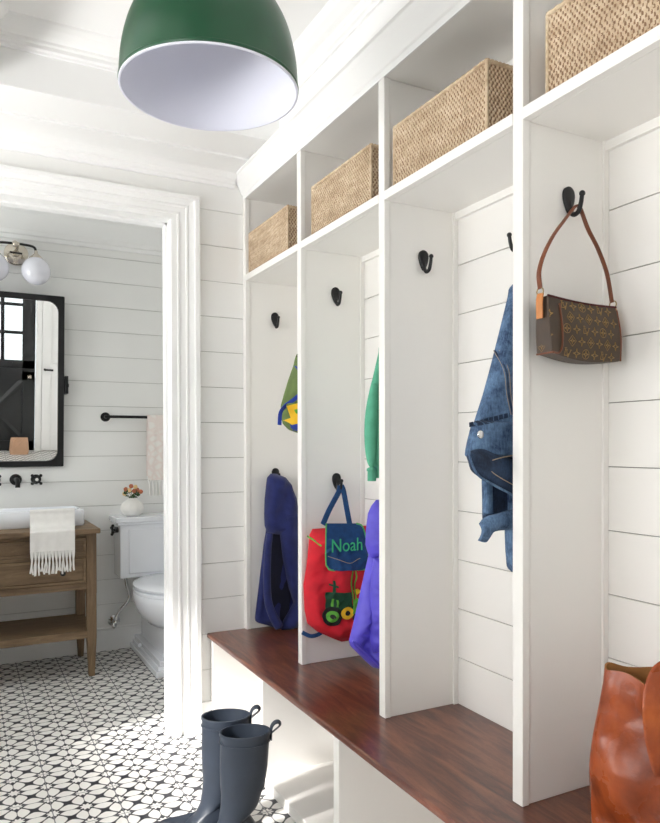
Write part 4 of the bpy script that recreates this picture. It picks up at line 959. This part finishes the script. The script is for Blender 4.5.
# the fold normal must point away from basin: drape outward (towards -y / up)
towel(bm, path, tx0, tx1, .004, .002, fit=3.80); mesh_obj('towel_cloth', bm, 'towel', HT, smooth=60)
tx0 *= 3.612/3.80; tx1 *= 3.612/3.80
bm = bmesh.new(); k = 26
for i in range(k):
    x = tx0+(tx1-tx0)*(i+.5)/k
    g = (i//3) % 2
    cxx = tx0+(tx1-tx0)*((i//2)*2+1)/k
    tube(bm, [(x, 3.611, .650), (x*.6+cxx*.4, 3.609, .625), (cxx, 3.608, .606), (x*.5+cxx*.5+random.uniform(-.004, .004), 3.608, .58), (x+random.uniform(-.006, .006), 3.609, .548+random.uniform(-.012, .010))], .0042, 6, 3)
o = mesh_obj('fringe', bm, 'towel', HT, smooth=60); o['kind'] = 'stuff'
# faucet on the wall
FA = thing('wall_faucet', 'matt black wall faucet with two cross handles above the basin', 'faucet', (.252, YB, .972))
fz, fy = .974, YB
for hx in (.352, .152):
    bm = bmesh.new(); cyl(bm, (hx, fy, fz), (hx, fy-.01, fz), .026, 28); cyl(bm, (hx, fy-.008, fz), (hx, fy-.05, fz), .010, 16)
    for q in range(4):
        a = q*PI/2+PI/4; cyl(bm, (hx, fy-.045, fz), (hx+.030*math.cos(a), fy-.045, fz+.030*math.sin(a)), .006, 10); sphere(bm, (hx+.030*math.cos(a), fy-.045, fz+.030*math.sin(a)), .0085, n=10)
    sphere(bm, (hx, fy-.055, fz), .014, 1, .5, 1)
    hd_ = mesh_obj('handle', bm, 'black', FA, smooth=50)
    if hx > .3:
        bm = bmesh.new(); sphere(bm, (hx, fy-.061, fz), .0085, 1, .35, 1); mesh_obj('handle_cap', bm, 'ceramic', hd_, smooth=50)
bm = bmesh.new(); cyl(bm, (.252, fy, fz), (.252, fy-.01, fz), .030, 28); tube(bm, [(.252, fy, fz), (.252, fy-.07, fz+.004), (.252, fy-.13, fz+.002), (.252, fy-.155, fz-.012), (.252, fy-.158, fz-.035)], .012, 14, 6); mesh_obj('spout', bm, 'black', FA, smooth=50)

# ------------------------------------------------------------------ tilted mirror
MR = thing('mirror', 'tall black framed tilting mirror with rounded glass corner above the basin', 'mirror', (.243, 4.075, 1.50))
mx0, mx1, mz0, mz1, yc, tilt = -.005, .491, 1.040, 1.952, 4.066, math.radians(6.05)
bm = bmesh.new(); FW = .030
outer = rrect(mx0, mx1, mz0, mz1, .006, 6); inner = rrect(mx0+FW, mx1-FW, mz0+FW, mz1-FW, .055, 6)
def my(x, z, off): p = Vector((x, yc+off, z)); c0 = Vector((0, yc, 1.5)); q = p-c0; ca, sa = math.cos(tilt), math.sin(tilt); return Vector((x, yc+q.y*ca-q.z*sa, 1.5+q.y*sa+q.z*ca))
LA = [[bm.verts.new(my(x, z, off)) for x, z in pts] for pts, off in ((outer, .016), (outer, -.014), (inner, -.014), (inner, .002))]
for a, b in zip(LA, LA[1:]):
    for i in range(len(a)): bm.faces.new((a[i], a[(i+1) % len(a)], b[(i+1) % len(a)], b[i]))
bm.faces.new(LA[0]); mesh_obj('mirror_frame', bm, 'black', MR)
bm = bmesh.new(); f = bm.faces.new([bm.verts.new(my(x, z, -.001)) for x, z in rrect(mx0+FW-.003, mx1-FW+.003, mz0+FW-.003, mz1-FW+.003, .055, 6)])
r_ = bmesh.ops.extrude_face_region(bm, geom=[f])
for e in r_['geom']:
    if isinstance(e, bmesh.types.BMVert): e.co.y += .003
mesh_obj('mirror_glass', bm, 'mirror', MR)
for x in (mx0-.012, mx1+.012):
    bm = bmesh.new(); cyl(bm, (x, 4.055, 1.48), (x+.012*(1 if x > 0 else -1), 4.055, 1.48), .010, 16)
    box(bm, x-.008, x+.008, 4.04, YB, 1.435, 1.53); mesh_obj('pivot_bracket', bm, 'black', MR, smooth=40, bevel=.001)

# ------------------------------------------------------------------ sconce
SC = thing('wall_sconce', 'nickel and black wall light with white glass globes above the mirror', 'wall lamp', (.245, YB, 2.17))
sz = 2.185
bm = bmesh.new()
def disc_y(bm, x, z, prof):   # lathe about y axis, prof (r, y)
    R = [[bm.verts.new((x+r*math.cos(2*PI*i/32), y, z+r*math.sin(2*PI*i/32))) for i in range(32)] for r, y in prof]
    for a, b in zip(R, R[1:]):
        for i in range(32): bm.faces.new((a[i], a[(i+1) % 32], b[(i+1) % 32], b[i]))
    bm.faces.new(R[-1])
disc_y(bm, .262, sz-.012, [(.060, YB-.0005), (.060, YB-.010), (.052, YB-.018), (.018, YB-.022), (.014, YB-.03)]); mesh_obj('wall_plate', bm, 'nickel', SC, smooth=40)
bm = bmesh.new(); cyl(bm, (.262, YB-.02, sz), (.262, 3.99, sz+.012), .009, 16); sphere(bm, (.25, 4.0, sz+.012), .016); sphere(bm, (.262, YB-.03, sz-.05), .008); mesh_obj('centre_post', bm, 'nickel', SC, smooth=50)
bm = bmesh.new()
for s in (-1, 1):
    tube(bm, [(.25, 4.0, sz+.014), (.25+s*.04, 4.0, sz+.013), (.25+s*.075, 4.0, sz+.010), (.25+s*.094, 4.0, sz+.002), (.25+s*.10, 4.0, sz-.018)], .0065, 12, 6)
cyl(bm, (.225, 4.02, sz-.028), (.285, 4.02, sz-.03), .005, 10)
mesh_obj('arm', bm, 'black', SC, smooth=50)
for s in (-1, 1):
    gx_ = .25+s*.10; gz = 2.068
    bm = bmesh.new(); lathe(bm, [(.008, sz-.012), (.010, gz+.090), (.032, gz+.070), (.038, gz+.058), (.039, gz+.052)], gx_, 4.0, 28); mesh_obj('globe_holder', bm, 'nickel', SC, smooth=40)
    bm = bmesh.new(); sphere(bm, (gx_, 4.0, gz), .073, 1, 1, 1, 40); mesh_obj('glass_globe', bm, 'opal', SC, smooth=0)

# ------------------------------------------------------------------ towel bar and towel
TR = thing('towel_rail', 'black iron towel rail on the board wall above the toilet', 'towel rail', (.95, YB, 1.315))
bm = bmesh.new()
for x in (.716, 1.20):
    bm = bmesh.new(); cyl(bm, (x, YB, 1.315), (x, YB-.012, 1.315), .026, 28); cyl(bm, (x, YB-.01, 1.315), (x, 4.05, 1.315), .009, 14); mesh_obj('rail_mount', bm, 'black', TR, smooth=40)
bm = bmesh.new(); cyl(bm, (.70, 4.055, 1.315), (1.215, 4.055, 1.315), .008, 16); mesh_obj('bar', bm, 'black', TR, smooth=50)
BT = thing('fringed_towel', 'pale blush patterned towel with tassels hanging from the black rail', 'towel', (1.04, 4.05, .87))
bm = bmesh.new()
path = cat([(0, 4.082, .98), (0, 4.074, 1.15), (0, 4.069, 1.31), (0, 4.0555, 1.3275), (0, 4.042, 1.31), (0, 4.038, 1.15), (0, 4.036, 1.0), (0, 4.035, .955)], 8)
towel(bm, path[::1], .935, 1.165, .004, .004); mesh_obj('towel_cloth', bm, 'blush', BT, smooth=60)
bm = bmesh.new()
for i in range(12):
    x = .944+i*.0192
    tube(bm, [(x-.006, 4.033, .958), (x, 4.031, .938), (x, 4.031, .92), (x+.001, 4.031, .87)], lambda q: .0035+.003*q, 8, 4); tube(bm, [(x+.008, 4.033, .958), (x+.001, 4.031, .938)], .003, 6, 0)
for k_ in range(1): pass
o = mesh_obj('tassel_fringe', bm, 'towel', BT, smooth=60); o['kind'] = 'stuff'

# ------------------------------------------------------------------ toilet
TO = thing('toilet', 'white two-piece toilet with stepped square pedestal, half behind the door casing', 'toilet', (.99, 3.8, 0))
cx_ = .99
bm = boxes((.756, 1.224, 3.915, 4.10, .432, .722), (.80, 1.18, 3.909, 3.92, .455, .70)); mesh_obj('tank', bm, 'porcelain', TO, bevel=.008)
bm = boxes((.742, 1.238, 3.903, 4.108, .722, .736)); mesh_obj('tank_moulding', bm, 'porcelain', TO, bevel=.004)
bm = boxes((.731, 1.249, 3.892, 4.110, .736, .764)); mesh_obj('tank_lid', bm, 'porcelain', TO, bevel=.005)
bm = bmesh.new(); cyl(bm, (.752, 3.955, .695), (.735, 3.955, .695), .016, 20); cyl(bm, (.737, 3.955, .695), (.722, 3.955, .695), .007)
for q in range(4):
    a = q*PI/2+.4; e = (.722, 3.955+.026*math.cos(a), .695+.026*math.sin(a)); cyl(bm, (.722, 3.955, .695), e, .0055, 10); sphere(bm, e, .0085, n=10)
mesh_obj('flush_handle', bm, 'black', TO, smooth=40)
def egg(bm, z, a, b, yc_, n=48, off=0):
    out = []
    for i in range(n):
        q = 2*PI*i/n; c_, s_ = math.cos(q), math.sin(q); w_ = (a-off)*(1-.10*(s_ < 0)*s_*s_)
        out.append(bm.verts.new((cx_+w_*c_, yc_+(b-off)*s_, z)))
    return out
def loft(bm, R, cap0=True, cap1=True):
    for a, b in zip(R, R[1:]):
        for i in range(len(a)): bm.faces.new((a[i], a[(i+1) % len(a)], b[(i+1) % len(a)], b[i]))
    if cap0: bm.faces.new(R[0][::-1])
    if cap1: bm.faces.new(R[-1])
bm = bmesh.new(); loft(bm, [egg(bm, z, a, b, y) for z, a, b, y in ((.22, .125, .21, 3.73), (.25, .150, .235, 3.71), (.29, .185, .262, 3.69), (.33, .205, .278, 3.675), (.365, .213, .288, 3.665), (.394, .213, .288, 3.665), (.398, .209, .284, 3.665))]); mesh_obj('bowl', bm, 'porcelain', TO, smooth=50)
bm = bmesh.new(); loft(bm, [egg(bm, z, a, b, 3.66) for z, a, b in ((.400, .209, .280), (.402, .215, .287), (.414, .215, .287), (.417, .211, .283))]); mesh_obj('seat', bm, 'porcelain', TO, smooth=50)
bm = bmesh.new(); loft(bm, [egg(bm, z, a, b, 3.663) for z, a, b in ((.423, .209, .280), (.425, .214, .286), (.436, .214, .286), (.446, .19, .262), (.450, .13, .20))]); mesh_obj('seat_lid', bm, 'porcelain', TO, smooth=50)
bm = boxes((.905, 1.075, 3.56, 4.09, .07, .30), (.868, 1.112, 3.515, 4.10, .05, .075), (.858, 1.122, 3.505, 4.105, .03, .052), (.845, 1.135, 3.49, 4.11, .001, .032), (.89, 1.09, 3.90, 4.10, .24, .43)); mesh_obj('pedestal', bm, 'porcelain', TO, bevel=.004)
bm = bmesh.new(); sphere(bm, (.862, 3.93, .055), .013, n=16); mesh_obj('bolt_cap', bm, 'porcelain', TO, smooth=50)
VL = thing('supply_valve', 'chrome water valve and grey hose on the wall beside the toilet', 'valve', (.755, YB, .17))
bm = bmesh.new(); disc_y(bm, .755, .165, [(.032, YB-.015), (.032, YB-.02), (.014, YB-.03), (.010, YB-.04)]); cyl(bm, (.755, YB-.03, .165), (.755, 4.06, .165), .010, 14); sphere(bm, (.755, 4.055, .165), .017, n=16); sphere(bm, (.742, 4.03, .155), .014, 1, .6, 1.2, 14); mesh_obj('valve_body', bm, 'chrome', VL, smooth=50)
bm = bmesh.new(); tube(bm, [(.757, 4.055, .172), (.765, 4.05, .21), (.785, 4.04, .245), (.815, 4.03, .28), (.825, 4.025, .32), (.81, 4.02, .37), (.80, 4.015, .429)], .0085, 12, 6); mesh_obj('hose', bm, 'chrome', VL, smooth=50)

# ------------------------------------------------------------------ vase with flowers on the tank lid
VS = thing('bud_vase', 'small ribbed white vase standing on the toilet tank lid', 'vase', (.838, 4.0, .765))
vz = .765
bm = bmesh.new(); lathe(bm, [(.034, vz), (.050, vz+.010), (.060, vz+.032), (.061, vz+.046), (.052, vz+.068), (.034, vz+.084), (.024, vz+.090), (.024, vz+.098), (.020, vz+.098), (.018, vz+.088)], .838, 4.0, 80, fn=lambda r, a, z: r*(1+.035*abs(math.sin(a*10))*(1 if r > .03 else 0)))
mesh_obj('vase_body', bm, 'ceramic', VS, smooth=50)
FB = thing('flower_bunch', 'little bunch of orange and cream flowers in the ribbed vase', 'flowers', (.838, 4.0, .86))
rnd = random.Random(5); heads = [(-.035, 0, .055, 0), (-.008, -.01, .072, 0), (.018, 0, .066, 1), (.045, -.01, .040, 0), (.028, .0, .050, 0), (-.018, -.012, .050, 1), (.006, -.02, .045, 0), (-.04, .01, .03, 1)]
bm = bmesh.new()
for hx_, hy_, hz_, k in heads: tube(bm, [(.838, 4.0, vz+.07), (.838+hx_*.4, 4.0+hy_*.4, vz+.10), (.838+hx_, 4.0+hy_, vz+.085+hz_)], .0014, 6, 4)
mesh_obj('stem', bm, 'leaf', FB)
for hx_, hy_, hz_, k in heads:
    bm = bmesh.new(); c0 = Vector((.838+hx_, 4.0+hy_, vz+.092+hz_))
    for q in range(7):
        a = 2*PI*q/7; sphere(bm, c0+Vector((.007*math.cos(a), -.002, .007*math.sin(a))), .006, 1, .6, 1, 8)
    sphere(bm, c0+Vector((0, -.004, 0)), .0045, n=8)
    mesh_obj('flower', bm, 'petal' if k == 0 else 'petal2', FB, smooth=60)
bm = bmesh.new()
for q in range(26):
    c0 = Vector((.838+rnd.uniform(-.042, .036), 4.0+rnd.uniform(-.02, .02), vz+.100+rnd.uniform(0, .040))); a = rnd.uniform(0, 6.28); l = .014
    dv = Vector((math.cos(a), rnd.uniform(-.3, .3), math.sin(a))).normalized(); sd = dv.cross(Vector((0, 1, 0))).normalized()*.006
    v_ = [bm.verts.new(c0-dv*l), bm.verts.new(c0+sd+Vector((0, -.002, 0))), bm.verts.new(c0+dv*l), bm.verts.new(c0-sd)]; bm.faces.new(v_)
o = mesh_obj('foliage', bm, 'leaf', FB); o['kind'] = 'stuff'

# ------------------------------------------------------------------ bag on the floor by the dutch door (seen in the mirror)
FBG = thing('small_tote', 'small blush tan tote on the floor by the black door, in the mirror', 'bag', (.60, YN+.18, 0))
bm = bmesh.new(); R = []
for z, a, b in ((.001, .10, .045), (.05, .108, .048), (.15, .10, .035), (.20, .09, .018)):
    R.append([bm.verts.new((.60+a*math.copysign(abs(math.cos(q))**.6, math.cos(q)), YN+.18+b*math.copysign(abs(math.sin(q))**.7, math.sin(q)), z)) for q in [2*PI*i/32 for i in range(32)]])
loft(bm, R, True, False); mesh_obj('tote_body', bm, 'bagtan', FBG, smooth=50)
bm = bmesh.new(); tube(bm, [(.555, YN+.20, .19), (.53, YN+.245, .16), (.52, YN+.265, .09), (.57, YN+.262, .12), (.64, YN+.20, .19)], .006, 10, 6); mesh_obj('handle', bm, 'bagtan', FBG, smooth=50)

# ================================================================== LIGHT
def area(name, loc, rot, sx, sy, power, col=(1, 1, 1)):
    l = bpy.data.lights.new(name, 'AREA'); l.shape = 'RECTANGLE'; l.size, l.size_y, l.energy, l.color = sx, sy, power, col
    o = bpy.data.objects.new(name, l); C.objects.link(o); o.location = loc; o.rotation_euler = rot; return o
for k, (a, b) in enumerate(WL):
    area('window_daylight', (XLW-.35, (a+b)/2, (WZ0+WZ1)/2+.05), (0, -PI/2, 0), 1.0, 1.6, (85, 100)[k], (1, .99, .98))
    area('ground_bounce', (XLW-.95, (a+b)/2, .35), (0, -PI/2-math.radians(42), 0), 1.2, 1.7, (200, 230)[k], (1, .99, .97))  # added fill lamp, aimed up through each window to brighten the ceiling
area('door_daylight', ((D0+D1)/2, YN-.35, 1.6), (PI/2, 0, 0), 1.3, 1.5, 9, (.9, 1, .96))
area('bath_daylight', (-.745, (WBY0+WBY1)/2, 1.5), (0, -PI/2, 0), .85, .75, 19, (.97, 1, .975))
sun = bpy.data.lights.new('sun', 'SUN'); sun.energy = 18; sun.angle = math.radians(7); sun.color = (1, .97, .93)
so = bpy.data.objects.new('sun', sun); C.objects.link(so)
sd = Vector((1, .30, -.62)).normalized(); so.rotation_euler = (-sd).to_track_quat('Z', 'Y').to_euler()
w = bpy.data.worlds.new('world'); bpy.context.scene.world = w; w.use_nodes = True
w.node_tree.nodes['Background'].inputs[0].default_value = (.86, .93, 1, 1); w.node_tree.nodes['Background'].inputs[1].default_value = 1.5

sc = bpy.context.scene
sc.view_settings.view_transform = 'Standard'; sc.view_settings.look = 'None'; sc.view_settings.gamma = 1; sc.view_settings.use_curve_mapping = False
sc.view_settings.exposure = -0.83
sc.cycles.use_denoising = True
sc.cycles.max_bounces = 14; sc.cycles.diffuse_bounces = 8; sc.cycles.glossy_bounces = 6; sc.cycles.transparent_max_bounces = 12
sc.cycles.sample_clamp_indirect = 8; sc.cycles.caustics_reflective = False; sc.cycles.caustics_refractive = False
